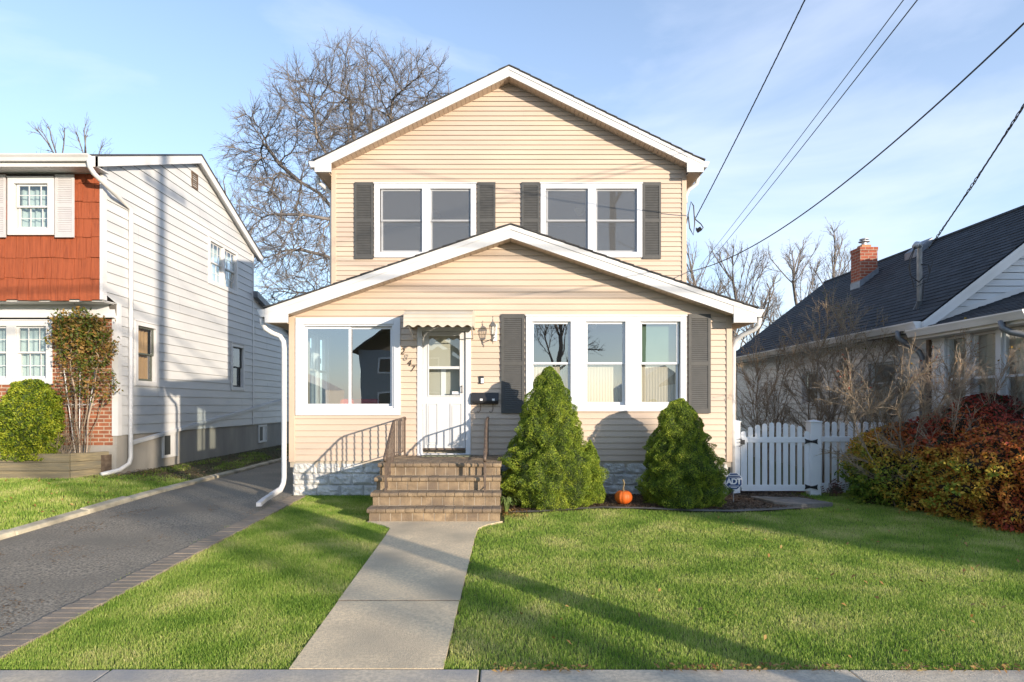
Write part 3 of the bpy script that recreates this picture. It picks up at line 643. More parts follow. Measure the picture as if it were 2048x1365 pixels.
for p0, p1 in ((wx(853), wx(876)), (wx(900.5), wx(924))):
    rectframe(d, p0, p1, wz(890), wz(807), .014, -.006, .009); d.box(p0 + .03, p1 - .03, -.006, .006, wz(886), wz(811))
door = d.build('door', M('door_paint', (.57, .58, .59), .4, (.54, .55, .56), scale=2), H, bevel=.002)
MB(TF).quad((g0, -.028, zl0), (g1, -.028, zl0), (g1, -.028, zl1), (g0, -.028, zl1)).build('pane', m_glass, door); MB(TF).quad((g0, -.028, zu0), (g1, -.028, zu0), (g1, -.028, wz(672)), (g0, -.028, wz(672))).build('pane', m_glass, door)
MB(TF).tube([(wx(924), -.005, wz(786)), (wx(924), .04, wz(785)), (wx(924), .045, wz(779)), (wx(924), .04, wz(773)), (wx(924), -.005, wz(772))], .008, 8).build('handle', m_black, door, smooth=True)
mb = MB(TF); mb.box(a, b_, -.01, .012, zb - .02, zb + .012); mb.build('door_sweep', m_iron, door)
mb = MB(TF)
for zz in (wz(675), wz(735), wz(745), wz(807), wz(818)): mb.box(dx0 + .075, dx0 + .095, .0, .034, zz - .02, zz + .02)
mb.build('hinge', m_white, door)
MB(TF).box(wx(904), wx(918.5), -.022, -.020, wz(789), wz(783.5)).build('sticker', m_swhite, door)
# inner door seen through the storm glass
d = MB(TF); d.box(a - .02, b_ + .02, -.22, -.18, dz0, zt); d.build('inner_door', M('inner_door_paint', (.45, .42, .35), .6), H)
MB(TF).box(wx(880), wx(890), -.178, -.17, wz(791), wz(738)).build('inner_door_window', m_swhite, H)
# house number, raised metal digits
def digits(txt, px, py, size, mat):
    cu = bpy.data.curves.new('t', 'FONT'); cu.body = txt; cu.size = size; cu.extrude = .004; cu.align_x = 'CENTER'; cu.align_y = 'CENTER'; cu.shear = .25
    o = bpy.data.objects.new('t', cu); C.objects.link(o); dg = bpy.context.evaluated_depsgraph_get(); me = bpy.data.meshes.new_from_object(o.evaluated_get(dg)); bpy.data.objects.remove(o)
    me.materials.clear(); me.materials.append(mat); n = bpy.data.objects.new('house_number', me); C.objects.link(n); n.parent = H
    n.rotation_euler = (PI / 2, 0, 0); n.location = Vector((wx(px), D1 - .024, wz(py))) - ORG[H.name]; ORG[n.name] = ORG[H.name]
    return n
m_dig = M('digit_bronze', (.07, .055, .04), .4, metal=.3)
digits('2', 805, 704, .15, m_dig); digits('8', 811, 716, .15, M('digit_pale', (.33, .29, .24), .4)); digits('4', 818, 727, .15, m_dig); digits('7', 825, 738, .15, m_dig)
# metal awning over the door
aw = MB(); ax0, ax1, ya = -1.515, -.462, 9.56
prof = [(D1 - .0, 3.085), (10.2, 3.05), (9.85, 3.0), (9.66, 2.955), (9.59, 2.90), (9.565, 2.84), (9.56, 2.78)]
for (p, q) in zip(prof[:-1], prof[1:]):
    sub = 3 if p[0] > 9.8 else 1
    for k in range(sub):
        s, t = k / sub, (k + 1) / sub; A = (p[0] + (q[0] - p[0]) * s, p[1] + (q[1] - p[1]) * s); B = (p[0] + (q[0] - p[0]) * t, p[1] + (q[1] - p[1]) * t)
        aw.add([(ax0, A[0], A[1]), (ax1, A[0], A[1]), (ax1, B[0] + .004, B[1] + .002), (ax0, B[0] + .004, B[1] + .002), (ax0, B[0] - .010, B[1] + .004), (ax1, B[0] - .010, B[1] + .004)], [(0, 1, 5, 4), (4, 5, 2, 3)])
n = 64
vs = []
for i in range(n + 1):
    t = i / n; x = ax0 + (ax1 - ax0) * t; vs += [(x, 9.558, 2.80), (x, 9.552, 2.715 - .018 * math.cos(2 * PI * 7 * t))]
aw.add(vs, [(2 * i, 2 * i + 2, 2 * i + 3, 2 * i + 1) for i in range(n)])
for X in (ax0, ax1):
    vs = []; n = 40
    for i in range(n + 1):
        t = i / n; yy = 9.56 + (D1 - 9.56) * t; zt = float(np.interp(yy, [p[0] for p in prof][::-1], [p[1] for p in prof][::-1]))
        vs += [(X, yy, zt), (X, yy, 2.73 + .05 * t - .018 * math.cos(2 * PI * 6 * t))]
    aw.add(vs, [(2 * i, 2 * i + 2, 2 * i + 3, 2 * i + 1) for i in range(n)])
awo = aw.build('awning', M('cream_awning', (.54, .475, .38), .55, (.48, .43, .35), scale=5, dirt=(.5, .47, .4), dscale=2), H)
so = awo.modifiers.new('s', 'SOLIDIFY'); so.thickness = .004
for X in (ax0 + .03, ax1 - .03): MB().tube([(X, D1 - .02, 2.62), (X, 9.7, 2.80)], .01, 6).build('awning_bracket', m_white, awo)
# service drop hardware on the right corner of the upper floor
hx, hy, hz = 4.05, 13.15, PZ(440, 13.2)
mb = MB(); mb.tube([(3.86, 13.12, hz - .1), (3.95, 13.1, hz + .35), (4.0, 13.08, hz + .25), (4.03, 13.1, hz - .1), (4.0, 13.1, hz - .35), (3.93, 13.12, hz - .2), (3.9, 13.14, hz + .1)], .014, 6)
mb.tube([(hx, hy, hz), (4.16, 13.1, hz - .12), (4.2, 13.08, hz - .2), (4.14, 13.08, hz - .27), (4.05, 13.1, hz - .2)], .012, 6); mb.tube([(4.15, 13.05, hz - .22), (4.07, 13.1, hz - .27)], .045, 8)
mb.build('cable_loop', m_cable, H)

# ------------------------------------------------------------------ things on and by the porch
L_ = thing('wall_lantern', 'silver-topped glass coach lantern on the wall between door awning and shutter', 'lantern', (wx(989), D1, wz(668)))
MB(TF).box(wx(984), wx(994), .014, .03, wz(683), wz(650)).build('backplate', m_swhite, L_, bevel=.003)
lx, ly = PX(985.5, 10.3), 10.3
def lz(py): return PZ(py, 10.3)
b = MB(); b.lathe((lx, ly, 0), [(0, lz(673)), (.035, lz(671.5)), (.042, lz(669)), (.03, lz(668.5))], 6)
b.lathe((lx, ly, 0), [(.002, lz(637)), (.010, lz(640)), (.008, lz(643)), (.03, lz(646)), (.062, lz(652)), (.066, lz(653)), (0, lz(653.2))], 6)
b.tube([(lx, ly, lz(633)), (lx, ly, lz(637))], .006, 6); b.tube([(lx, ly, lz(672)), (lx, ly, lz(680)), (lx, ly + .03, lz(688))], [.016, .012, .004], 6)
b.tube([(lx, ly, lz(678)), (lx + .02, ly + .1, lz(676)), (lx + .03, D1 - .02, lz(672))], .008, 6)
for k in range(6):
    t = 2 * PI * k / 6; b.tube([(lx + .034 * math.cos(t), ly + .034 * math.sin(t), lz(669)), (lx + .058 * math.cos(t), ly + .058 * math.sin(t), lz(653))], .004, 4)
b.build('body', M('pewter', (.13, .13, .125), .45, (.2, .2, .19), scale=20, metal=.3), L_)
MB().lathe((lx, ly, 0), [(.032, lz(669)), (.056, lz(653))], 6).build('glass', m_lampg, L_)
mbx = thing('mailbox', 'black wall mailbox with two curled newspaper hooks below it', 'mailbox', (wx(970), D1, wz(807)))
b = MB(TF); z0, z1 = wz(808), wz(787); b.prism([(0, 0), (0, 0)], 0, 0, 0) if False else None
x0, x1 = wx(945), wx(997)
b.add([(x0, .015, z0), (x0, .10, z0), (x0, .115, z0 + .05), (x0, .07, z1), (x0, .015, z1), (x1, .015, z0), (x1, .10, z0), (x1, .115, z0 + .05), (x1, .07, z1), (x1, .015, z1)],
      [(0, 1, 2, 3, 4), (9, 8, 7, 6, 5), (0, 5, 6, 1), (1, 6, 7, 2), (2, 7, 8, 3), (3, 8, 9, 4), (4, 9, 5, 0)])
b.build('body', m_black, mbx, bevel=.006)
b = MB(TF); b.add([(x0 - .006, .118, z0 + .06), (x1 + .006, .118, z0 + .06), (x1 + .006, .074, z1 + .006), (x0 - .006, .074, z1 + .006), (x0 - .006, .015, z1 + .012), (x1 + .006, .015, z1 + .012)], [(0, 1, 2, 3), (3, 2, 5, 4)]); b.build('lid', m_black, mbx)
b = MB(TF)
for px_ in (963, 987): b.box(wx(px_ - 2.6), wx(px_ + 2.6), .112, .117, wz(802), wz(798))
b.build('clasp', m_swhite, mbx)
for px_ in (961, 986):
    MB(TF).tube([(wx(px_), .05, z0), (wx(px_), .05, z0 - .08), (wx(px_) - .005, .06, z0 - .12), (wx(px_) - .03, .075, z0 - .14), (wx(px_) - .06, .08, z0 - .125)], .006, 6).build('hook', m_iron, mbx, smooth=True)
db = thing('doorbell', 'small black and white video doorbell above the mailbox', 'doorbell', (wx(963), D1, wz(760)))
MB(TF).box(wx(958.5), wx(968), .014, .035, wz(768), wz(752.5)).build('body', m_black, db, bevel=.006)
MB(TF).box(wx(962), wx(967.3), .035, .038, wz(767), wz(757)).build('faceplate', m_swhite, db, bevel=.002)
MB(TF).lathe((0, 0, 0), [(0, 0)], 3) if False else None

# brick steps
S = thing('brick_steps', 'tan brick stoop of four rounded steps leading up to the white door', 'steps', (-.91, 8.32, -.05))
sx0, sx1 = -1.787, -.035; rise = .179; zb0 = -.05
def nose(y0, y1, zt, name):
    n = 14; w = (sx1 + .02 - (sx0 - .025)) / n; mbn = MB(); th = .062
    for i in range(n):
        a = sx0 - .025 + i * w + .003; b_ = a + w - .007; dz = random.uniform(-.002, .002)
        pr = [(y1, zt - th), (y0 + .015, zt - th)]
        for k in range(7): t = -PI / 2 + PI * k / 6; pr.append((y0 - .005 - math.cos(t) * .027, zt - th / 2 + math.sin(t) * th / 2 + dz))
        pr += [(y1, zt + dz)]
        mbn.prism([(p[0], p[1]) for p in pr], 0, a, b_)
    return mbn
def riser_bricks(mbn, y, za, zt, k):
    n = 12; w = (sx1 - sx0) / n; off = w * .4 if k % 2 else 0; x = sx0 - off
    while x < sx1:
        a, b_ = max(x, sx0) + .004, min(x + w, sx1) - .004
        if b_ - a > .02: mbn.box(a, b_, y + random.uniform(-.002, .003), y + .06, za + .004, zt - .064)
        x += w
yf = [8.345, 8.592, 8.839, 9.086]
for k in range(4):
    zt = zb0 + rise * (k + 1); y1 = yf[k + 1] + .02 if k < 3 else yf[3] + .235
    st = nose(yf[k], y1, zt, 'step'); riser_bricks(st, yf[k], zt - rise, zt, k)
    if k == 3:      # landing pavers behind the nosing
        yy = y1 + .008; r = 0
        while yy < 10.44:
            x = sx0 - (.1 if r % 2 else 0)
            while x < sx1:
                a, b_ = max(x, sx0) + .003, min(x + .2, sx1) - .003
                if b_ > a: st.box(a, b_, yy, min(yy + .1, 10.46), zt - .05, zt - .003 + random.uniform(-.002, .002))
                x += .2
            yy += .106; r += 1
    # side faces with brick ends
    for X, s in ((sx0, -1), (sx1, 1)):
        yy = yf[k]
        while yy < 10.44:
            st.box(*sorted((X - s * .05, X + s * .0015)), yy + .064, min(yy + .19, 10.46) + .056 if yy + .25 < 10.46 else 10.46, zt - rise + .004, zt - .064); yy += .2
        if k < 3 or True:
            st.box(*sorted((X - s * .04, X + s * .022)), (y1 if k < 3 else y1) + .004, min(y1 + .19, 10.45), zt - .062, zt - .002) if False else None
    if k == 3:
        for X, s in ((sx0, -1), (sx1, 1)):
            yy = y1 + .006
            while yy < 10.4: st.box(*sorted((X - s * .0, X + s * .02)), yy, min(yy + .115, 10.46), zt - .06, zt - .002); yy += .122
    st.build('step', m_step, S, bevel=.004)
mo = MB()
for k in range(4):
    zt = zb0 + rise * (k + 1); mo.box(sx0 + .004, sx1 - .004, yf[k] + .006, 10.47 - .002 * k, zb0 - .15 if k == 0 else zt - rise - .02, zt - .006)
mo.build('mortar_core', m_mortar, S)
dm = MB(); dm.box(-1.31, -.52, 10.12, 10.44, .668, .68); tag(dm.build('door_mat', m_mat, loc=(-.9, 10.3, .668)), 'flat olive door mat on the stoop below the white door', 'door mat')
ZP = zb0 + rise * 4
def railing(X, label):
    R_ = thing('handrail', label, 'handrail', (X, 8.72, .12), 'iron handrails on the brick steps')
    yk, y0, y1 = 9.38, 8.63, 10.38; zk = PZ(842, 9.4); ztop = zk + .01; z0 = .80
    MB().tube([(X, y1 + .03, ztop - .03), (X, y1 + .035, ztop + .0), (X, y1 + .015, ztop + .02), (X, y1 - .02, ztop + .022), (X, yk, zk), (X, yk - .1, zk - .035), (X, y0 + .04, z0 + .03), (X, y0 - .01, z0 - .01), (X, y0 - .02, z0 - .05), (X, y0 + .01, z0 - .07), (X, y0 + .035, z0 - .05)],
              .021, 8, flat=.6).build('top_rail', m_iron, R_, smooth=True)
    sl = (zk - z0) / (yk - y0)
    MB().tube([(X, y1, ZP + .09), (X, yk, ZP + .07), (X, y0 + .05, .26)], .009, 4, rot=PI / 4).build('bottom_rail', m_iron, R_)
    for yy, zb, zt in ((y1, ZP, ztop), (8.70, zb0 + rise, z0 + .07)):
        MB().box(X - .015, X + .015, yy - .015, yy + .015, zb - .02, zt).build('post', m_iron, R_)
    n = 7
    for i in range(n):
        yy = y1 - (y1 - yk) * (i + .7) / n; MB().box(X - .007, X + .007, yy - .007, yy + .007, ZP + .085 - .02 * (y1 - yy), ztop - .005).build('baluster', m_iron, R_)
    for i in range(6):
        yy = yk - .03 - (yk - 8.76) * i / 6; zt = zk - (yk - yy) * sl; zl = ZP + .07 - (yk - yy) * (ZP + .07 - .26) / (yk - y0 - .05)
        MB().box(X - .007, X + .007, yy - .007, yy + .007, zl, zt).build('baluster', m_iron, R_)
railing(-1.625, 'brown iron handrail on the left side of the brick steps'); railing(-.245, 'brown iron handrail on the right side of the brick steps')

# pumpkin
pk = thing('pumpkin', 'orange ribbed pumpkin on the bed between the two cone shrubs', 'pumpkin', (PX(1247, 9.55), 9.55, 0))
V = []; Fq = []; nu, nv = 72, 20; pc = (PX(1247, 9.55), 9.55, .105)
for j in range(nv + 1):
    ph = PI * j / nv
    for i in range(nu):
        t = 2 * PI * i / nu; rib = 1 - .07 * (abs(math.cos(t * 5.5)) < .28) * math.sin(ph) - .05 * (1 - abs(math.sin(t * 5)) ** .5)
        r = .135 * math.sin(ph) ** .85 * rib; V.append((pc[0] + r * math.cos(t), pc[1] + r * math.sin(t), pc[2] + .108 * math.cos(ph) - .02 * math.exp(-(ph / .35) ** 2)))
for j in range(nv):
    for i in range(nu): Fq.append((j * nu + i, j * nu + (i + 1) % nu, (j + 1) * nu + (i + 1) % nu, (j + 1) * nu + i))
from_np('body', V, Fq, m_pump, pk, smooth=True)
MB().tube([(pc[0], 9.55, .18), (pc[0] - .005, 9.55, .24), (pc[0] + .01, 9.54, .31), (pc[0] - .01, 9.54, .37)], [.026, .014, .012, .016], 8).build('stem', m_stem, pk, smooth=True)
# security sign
sg = thing('yard_sign', 'blue octagonal security sign on a thin stake beside the gate post', 'sign', (PX(1467, 9.75), 9.75, 0))
sX, sY, sZ = PX(1467.5, 9.75), 9.75, PZ(963, 9.75); r = .142
def octo(r, y0, y1): return MB().prism([(sX + r * math.cos(PI / 8 + PI / 4 * k), sZ + r * math.sin(PI / 8 + PI / 4 * k)) for k in range(8)], 1, y0, y1)
octo(r, sY - .004, sY + .004).build('rim', m_swhite, sg); octo(r * .93, sY - .0065, sY - .0035).build('face', m_sblue, sg)
MB().tube([(sX, sY + .012, -.05), (sX, sY + .012, sZ + .1)], .006, 6).build('stake', m_galv, sg)
def lettering(txt, x, z, size, y, mat, parent, name='lettering', bold=0):
    cu = bpy.data.curves.new('t', 'FONT'); cu.body = txt; cu.size = size; cu.extrude = .001; cu.offset = bold; cu.align_x = 'CENTER'; cu.align_y = 'CENTER'; cu.space_character = .88
    o = bpy.data.objects.new('t', cu); C.objects.link(o); dg = bpy.context.evaluated_depsgraph_get(); me = bpy.data.meshes.new_from_object(o.evaluated_get(dg)); bpy.data.objects.remove(o)
    me.materials.clear(); me.materials.append(mat); n = bpy.data.objects.new(name, me); C.objects.link(n); n.parent = parent
    n.rotation_euler = (PI / 2, 0, 0); n.location = Vector((x, y, z)) - ORG[parent.name]; ORG[n.name] = ORG[parent.name]
lettering('ADT', sX, sZ - .005, .125, sY - .009, m_swhite, sg, bold=.0045)
MB().box(sX - .075, sX + .075, sY - .009, sY - .0066, sZ + .088, sZ + .098).box(sX - .09, sX + .09, sY - .009, sY - .0066, sZ + .062, sZ + .068).box(sX - .08, sX + .08, sY - .009, sY - .0066, sZ - .078, sZ - .070).box(sX - .05, sX + .05, sY - .009, sY - .0066, sZ - .1, sZ - .092).build('stripe', m_swhite, sg)

# gate and picket fence
DG = 10.62
def fx(px): return PX(px, DG)
def fz(py): return PZ(py, DG)
def picket(mb, x0, x1, z0, z1, y0, y1):
    r = (x1 - x0) / 2; pr = [(x0, z0), (x1, z0)] + [(x0 + r + r * math.cos(t), z1 - r + r * math.sin(t)) for t in [PI * k / 8 for k in range(9)]]
    return mb.prism(pr, 1, y0, y1)
def post(name_parent, x0, x1, z1):
    m_ = (x0 + x1) / 2; w = (x1 - x0) / 2
    b = MB(); b.box(x0, x1, DG - w, DG + w, -.1, z1); b.box(x0 - .012, x1 + .012, DG - w - .012, DG + w + .012, z1, z1 + .02)
    b.add([(x0, DG - w, z1 + .02), (x1, DG - w, z1 + .02), (x1, DG + w, z1 + .02), (x0, DG + w, z1 + .02), (m_, DG, z1 + .045)], [(0, 1, 4), (1, 2, 4), (2, 3, 4), (3, 0, 4)])
    return b
fe = thing('picket_fence', 'white picket fence running from the gate to behind the hedge', 'fence', (fx(1630), DG, 0))
post(fe, fx(1463.5), fx(1478), fz(845)).build('post', m_fence, fe, bevel=.004); post(fe, fx(1616.5), fx(1637.5), fz(845)).build('post', m_fence, fe, bevel=.004)
for x0, x1 in ((1638.5, 1643.5), (1649.5, 1658.5), (1664, 1673), (1679.5, 1689), (1696, 1705), (1711.5, 1720.5), (1727, 1736), (1742.5, 1751.5), (1758, 1767)):
    picket(MB(), fx(x0), fx(x1), fz(968), fz(844), DG - .012, DG + .012).build('picket', m_fence, fe)
MB().box(fx(1637.5), fx(1775), DG - .03, DG + .03, fz(884), fz(873.5)).build('rail', m_fence, fe, bevel=.004); b = MB(); b.box(fx(1637.5), fx(1775), DG - .028, DG + .028, fz(985), fz(966.5)); b.build('rail', m_fence, fe, bevel=.004)
gt = thing('picket_gate', 'white arched picket gate with black hinges beside the beige house', 'gate', (fx(1548), DG, 0.08))
tops = [863, 854, 850, 847.5, 845.3, 844.7, 846.8, 849.3, 852.5, 862.6]; sp = [(250, 315), (340, 398), (428, 487), (515, 575), (603, 660), (690, 747), (775, 833), (862, 920), (950, 1008), (1038, 1092)]
for (a, b_), t in zip(sp, tops): picket(MB(), fx(1440 + a / 6.203 + .5), fx(1440 + b_ / 6.203 + .5), fz(975), fz(t), DG - .026, DG - .006).build('picket', m_fence, gt)
b = MB(); b.box(fx(1482), fx(1616), DG - .034, DG + .02, fz(885.5), fz(874.5)); b.box(fx(1482), fx(1617), DG - .034, DG + .02, fz(982), fz(970)); b.box(fx(1484), fx(1493), DG - .03, DG + .02, fz(970), fz(885.5)); b.box(fx(1609), fx(1614.5), DG - .028, DG + .02, fz(970), fz(885.5))
b.build('frame', m_fence, gt, bevel=.004)
for zz in (fz(883), fz(973.5)):
    b = MB(); xm = fx(1618.5)
    for s in (-1, 1):
        b.prism([(xm + s * .01, zz - .02), (xm + s * .05, zz - .028), (xm + s * .095, zz - .045), (xm + s * .085, zz - .01), (xm + s * .085, zz + .01), (xm + s * .095, zz + .045), (xm + s * .05, zz + .028), (xm + s * .01, zz + .02)], 1, DG - .105 if s > 0 else DG - .05, DG - .092 if s > 0 else DG - .035)
    b.tube([(xm, DG - .075, zz - .04), (xm, DG - .075, zz + .04)], .014, 8); b.box(xm - .02, xm + .02, DG - .1, DG - .04, zz - .018, zz + .018)
    b.build('hinge', m_black, gt)
b = MB(); b.box(fx(1479), fx(1487), DG - .06, DG - .035, fz(889), fz(880)); b.tube([(fx(1474), DG - .1, fz(878)), (fx(1481), DG - .07, fz(878.5))], .007, 6); b.tube([(fx(1474), DG - .1, fz(884)), (fx(1481), DG - .07, fz(884))], .007, 6); b.tube([(fx(1474), DG - .1, fz(892)), (fx(1481), DG - .07, fz(891))], .007, 6); b.build('latch', m_black, gt)
MB().box(3.95, 5.2, DG + .15, DG + .21, -.05, .09).build('edging_board', M('red_brown_board', (.16, .075, .05), .9), fe)

# ------------------------------------------------------------------ left neighbour: white sided house, red shingled front
N1 = thing('house', 'white sided two-storey house with red shingled upper front and brick below', 'house', (-10, 15.6, 0))
XW = -7.7; TS = side_right(XW); Ya, Yb = 12.03, 19.3; YR = 15.65; Yf = 12.5
z_e = PZ(312, 11.8); z_r = PZ(311, 15.65)
def srf(y): return z_r - abs(y - YR) * (z_r - z_e) / (YR - 11.8)
z_j = PZ(600, 12.03)                       # underside of the jetty
def limN(z):
    sl = (z_r - z_e) / (YR - 11.8); h = (z_r - .12 - z) / sl
    return (max(Ya if z >= z_j else Yf, YR - h), min(Yb, YR + h))
hN = [(16.45, 17.9, 3.42 + .0, 4.62), (13.05, 13.9, 1.96, 3.22), (17.72, 18.55, 1.95, 3.15)]
def DN(px): return -XW * F / (VX - px)
hN = [(DN(418), DN(472), PZ(574, DN(445)) + .0, PZ(494, DN(445)) + 0), (DN(272), DN(311), PZ(766, DN(291)), PZ(652, DN(291))), (DN(463), DN(485.5), PZ(777, DN(474)), PZ(693, DN(474)))]
mb = MB(); siding(mb, TS, .89, z_r - .15, .2, limN, hN, dep=.018, slot=.05); mb.build('wall', m_alum, N1)
mb = MB(); backing(mb, TS, .89, z_r - .15, lambda z: limN(z), hN); mb.build('inner_wall', m_roomd, N1)
mb = MB(TS); mb.box(Yf + .02, 24, -.2, -.02, -.1, .892); mb.build('foundation', m_conc, N1)
for q in ((XW - .03, XW + .024, Ya - .036, Ya + .10, z_j, srf(Ya) - .1), (XW - .1, XW + .024, Yf - .02, Yf + .1, .89, z_j), (XW - .02, XW + .024, Yb - .08, Yb + .012, .89, srf(Yb) - .1)):
    MB().box(*q).build('corner_board', m_white, N1)
# roof of the left house (ridge along X)
rb = MB(); fb = MB(); sof = MB(); x0, x1 = -22, XW + .16; dy = YR - 11.62; ze_ = srf(11.62)
for s in (-1, 1):
    yo = YR + s * (YR - 11.62)
    rb.add([(x0, YR, z_r + .03), (x1 + .02, YR, z_r + .03), (x1 + .02, yo, ze_ + .03), (x0, yo, ze_ + .03), (x0, YR, z_r), (x1 + .02, YR, z_r), (x1 + .02, yo, ze_), (x0, yo, ze_)], [(0, 1, 2, 3), (7, 6, 5, 4), (0, 4, 5, 1), (1, 5, 6, 2), (2, 6, 7, 3), (3, 7, 4, 0)])
    fb.add([(x1 - .03, YR, z_r - .002), (x1, YR, z_r - .002), (x1, yo, ze_ - .002), (x1 - .03, yo, ze_ - .002), (x1 - .03, YR, z_r - .2), (x1, YR, z_r - .2), (x1, yo, ze_ - .2), (x1 - .03, yo, ze_ - .2)], [(0, 1, 2, 3), (7, 6, 5, 4), (0, 4, 5, 1), (1, 5, 6, 2), (2, 6, 7, 3), (3, 7, 4, 0)])
    fb.add([(XW, YR, z_r - .13), (x1 - .03, YR, z_r - .13), (x1 - .03, yo, ze_ - .13), (XW, yo, ze_ - .13)], [(0, 1, 2, 3)])
fb.box(x0, x1, 11.62, 11.65, ze_ - .2, ze_ - .005); rb.build('roof', m_rooff, N1); fb.build('fascia', m_white, N1)
for i in range(70):
    a = XW + .13 - i * .1; sof.box(a - .094, a, 11.65, Ya + .01, ze_ - .19, ze_ - .175)
sof.box(x0, x1 - .04, 11.66, Ya, ze_ - .172, ze_ - .165)
fzj = z_j
for i in range(60): a = XW - .02 - i * .1; sof.box(a - .094, a, Ya + .03, Yf, z_j - .03, z_j - .015)
sof.box(x0, XW - .0, Ya + .02, Yf, z_j - .014, z_j + .0)
sof.build('soffit', m_white, N1)
g = MB(); g.prism([(11.62, ze_ + .0), (11.50, ze_ + .0), (11.50, ze_ - .02), (11.53, ze_ - .06), (11.55, ze_ - .12), (11.62, ze_ - .12)], 0, x0, x1 - .1); g.build('gutter', m_white, N1)
spout(N1, [(PX(178, 11.56), 11.56, ze_ - .1), (PX(180, 11.6), 11.6, ze_ - .22), (PX(188, 11.65), 11.65, ze_ - .32), (PX(228, 12.15), 12.15, PZ(385, 12.1)), (XW + .05, DN(256) , PZ(415, 12.8)), (XW + .055, DN(257), PZ(440, 12.8)), (XW + .055, DN(256), .42), (XW + .055, DN(254) - .03, .3), (XW + .03, 12.5, .2), (XW - .1, 12.15, .15)], .045)
# front of the upper floor: hand-split shingles
sh = MB(); rows = [PZ(y_, Ya) for y_ in (600, 556.5, 516, 474.5, 439, 403, 368, 340, 318)]
wnd = (PX(22, Ya), PX(118, Ya), PZ(474, Ya), PZ(357, Ya)); wnd2 = (wnd[0] - 2.6, wnd[1] - 2.6, wnd[2], wnd[3])
for r_, (za, zb) in enumerate(zip(rows[:-1], rows[1:])):
    x = XW - .032
    while x > -14:
        w = random.uniform(.10, .24); a, b_ = x - w + .007, x
        if not any(a < q[1] and b_ > q[0] and za < q[3] - .1 and zb > q[2] + .1 for q in (wnd, wnd2)) :
            dz = random.uniform(-.024, .012); t = random.uniform(.016, .034)
            sh.add([(a, Ya - t, za + dz), (b_, Ya - t, za + dz), (b_, Ya - .006, zb + .02), (a, Ya - .006, zb + .02), (a, Ya, za + dz), (b_, Ya, za + dz), (b_, Ya + .01, zb + .02), (a, Ya + .01, zb + .02)],
                   [(0, 1, 2, 3), (7, 6, 5, 4), (0, 4, 5, 1), (1, 5, 6, 2), (2, 6, 7, 3), (3, 7, 4, 0)])
        x -= w
sh.build('shingle_cladding', m_red, N1)
TN = front(Ya); TL = front(Yf); TN2 = front(Ya - .032)
mb = MB(); backing(mb, TN, z_j, ze_ - .1, lambda z: (-22, XW - .1), [wnd, wnd2]); mb.build('inner_wall', m_roomd, N1)
w_ = window(N1, TN2, PX(20, Ya), PX(112, Ya), PZ(472, Ya), PZ(357, Ya), [(PX(38, Ya), PX(104, Ya))], m_glass, fw=.12, grid=(3, 2), full_curtain={0: m_lace}, label='white gridded window in the red shingled wall', frame=m_white)
shutter(N1, TN2, PX(115, Ya), PX(153, Ya), PZ(477, Ya), PZ(352, Ya), m_shutw); shutter(N1, TN2, PX(-20, Ya), PX(17, Ya), PZ(477, Ya), PZ(352, Ya), m_shutw)
# lower front: frieze, brick, triple window
b = MB(TL); zbt = PZ(637, Yf); hb = [(-13.5, PX(104, Yf), PZ(768, Yf), zbt + .3)]
backing(b, TL, .25 + .45, zbt, lambda z: (-22, XW - .11), hb, n0=-.1, n1=.010); b.build('brick_wall', m_brick, N1)
b = MB(TL); b.box(-22, XW - .015, -.1, .06, zbt, PZ(606, Yf)); b.box(-22, XW - .02, -.1, .11, zbt - .0, zbt + .04); b.box(-22, XW - .01, -.1, .02, PZ(606, Yf), z_j); b.build('frieze', m_white, N1)
b = MB(TL); b.box(-22, XW - .004, -.1, .026, -.1, .70); b.build('foundation', m_conc, N1)
window(N1, TL, PX(-80, Yf), PX(106, Yf), PZ(770, Yf), PZ(641, Yf), [(PX(-60, Yf), PX(12, Yf)), (PX(36, Yf), PX(97, Yf))], m_glass, fw=.12, grid=(3, 2), full_curtain={0: m_lace, 1: m_lace}, label='white twin window with lace curtains beside the climber', frame=m_white)
b = MB(); b.box(-22, XW - .2, 14.5, 14.6, .5, z_r - .5); b.box(-22, XW - .15, Ya + .1, 14.5, z_j + .02, z_j + .1); b.box(-22, XW - .2, 19.2, 19.3, .5, 4.6); b.build('partition', m_roomd, N1)
# side windows
def side_win(h, n, gr, frame, sash, cur, lab):
    u0, u1, z0, z1 = h; m_ = .07; ed = []
    w = (u1 - u0) / n
    for i in range(n): ed.append((u0 + w * i + .07, u0 + w * (i + 1) - .07))
    return window(N1, TS, u0 - m_, u1 + m_, z0 - m_, z1 + m_, ed, m_glass, fw=.1, grid=gr, frame=frame, sash_mat=sash, full_curtain=cur, label=lab)
side_win(hN[0], 2, (3, 2), m_white, m_white, {0: m_lace, 1: m_lace}, 'twin gridded window under the roof slope')
side_win(hN[1], 1, (1, 1), m_white, M('old_sash', (.09, .10, .08), .6), {0: M('tan_blind', (.40, .24, .12), .8)}, 'old dark sash window with a tan blind')
side_win(hN[2], 1, (1, 1), m_white, m_dark, None, 'narrow black sash window in the shaded wall')
b = MB(TS); u0, u1, z0, z1 = DN(382), DN(394), PZ(378, DN(388)), PZ(346, DN(388)); rectframe(b, u0, u1, z0, z1, .03, .0, .03)
for i in range(7): zz = z0 + .04 + (z1 - z0 - .08) * i / 6; b.box(u0 + .03, u1 - .03, .008, .026, zz - .012, zz + .012)
b.build('gable_vent', M('vent_brown', (.12, .08, .05), .7), N1)
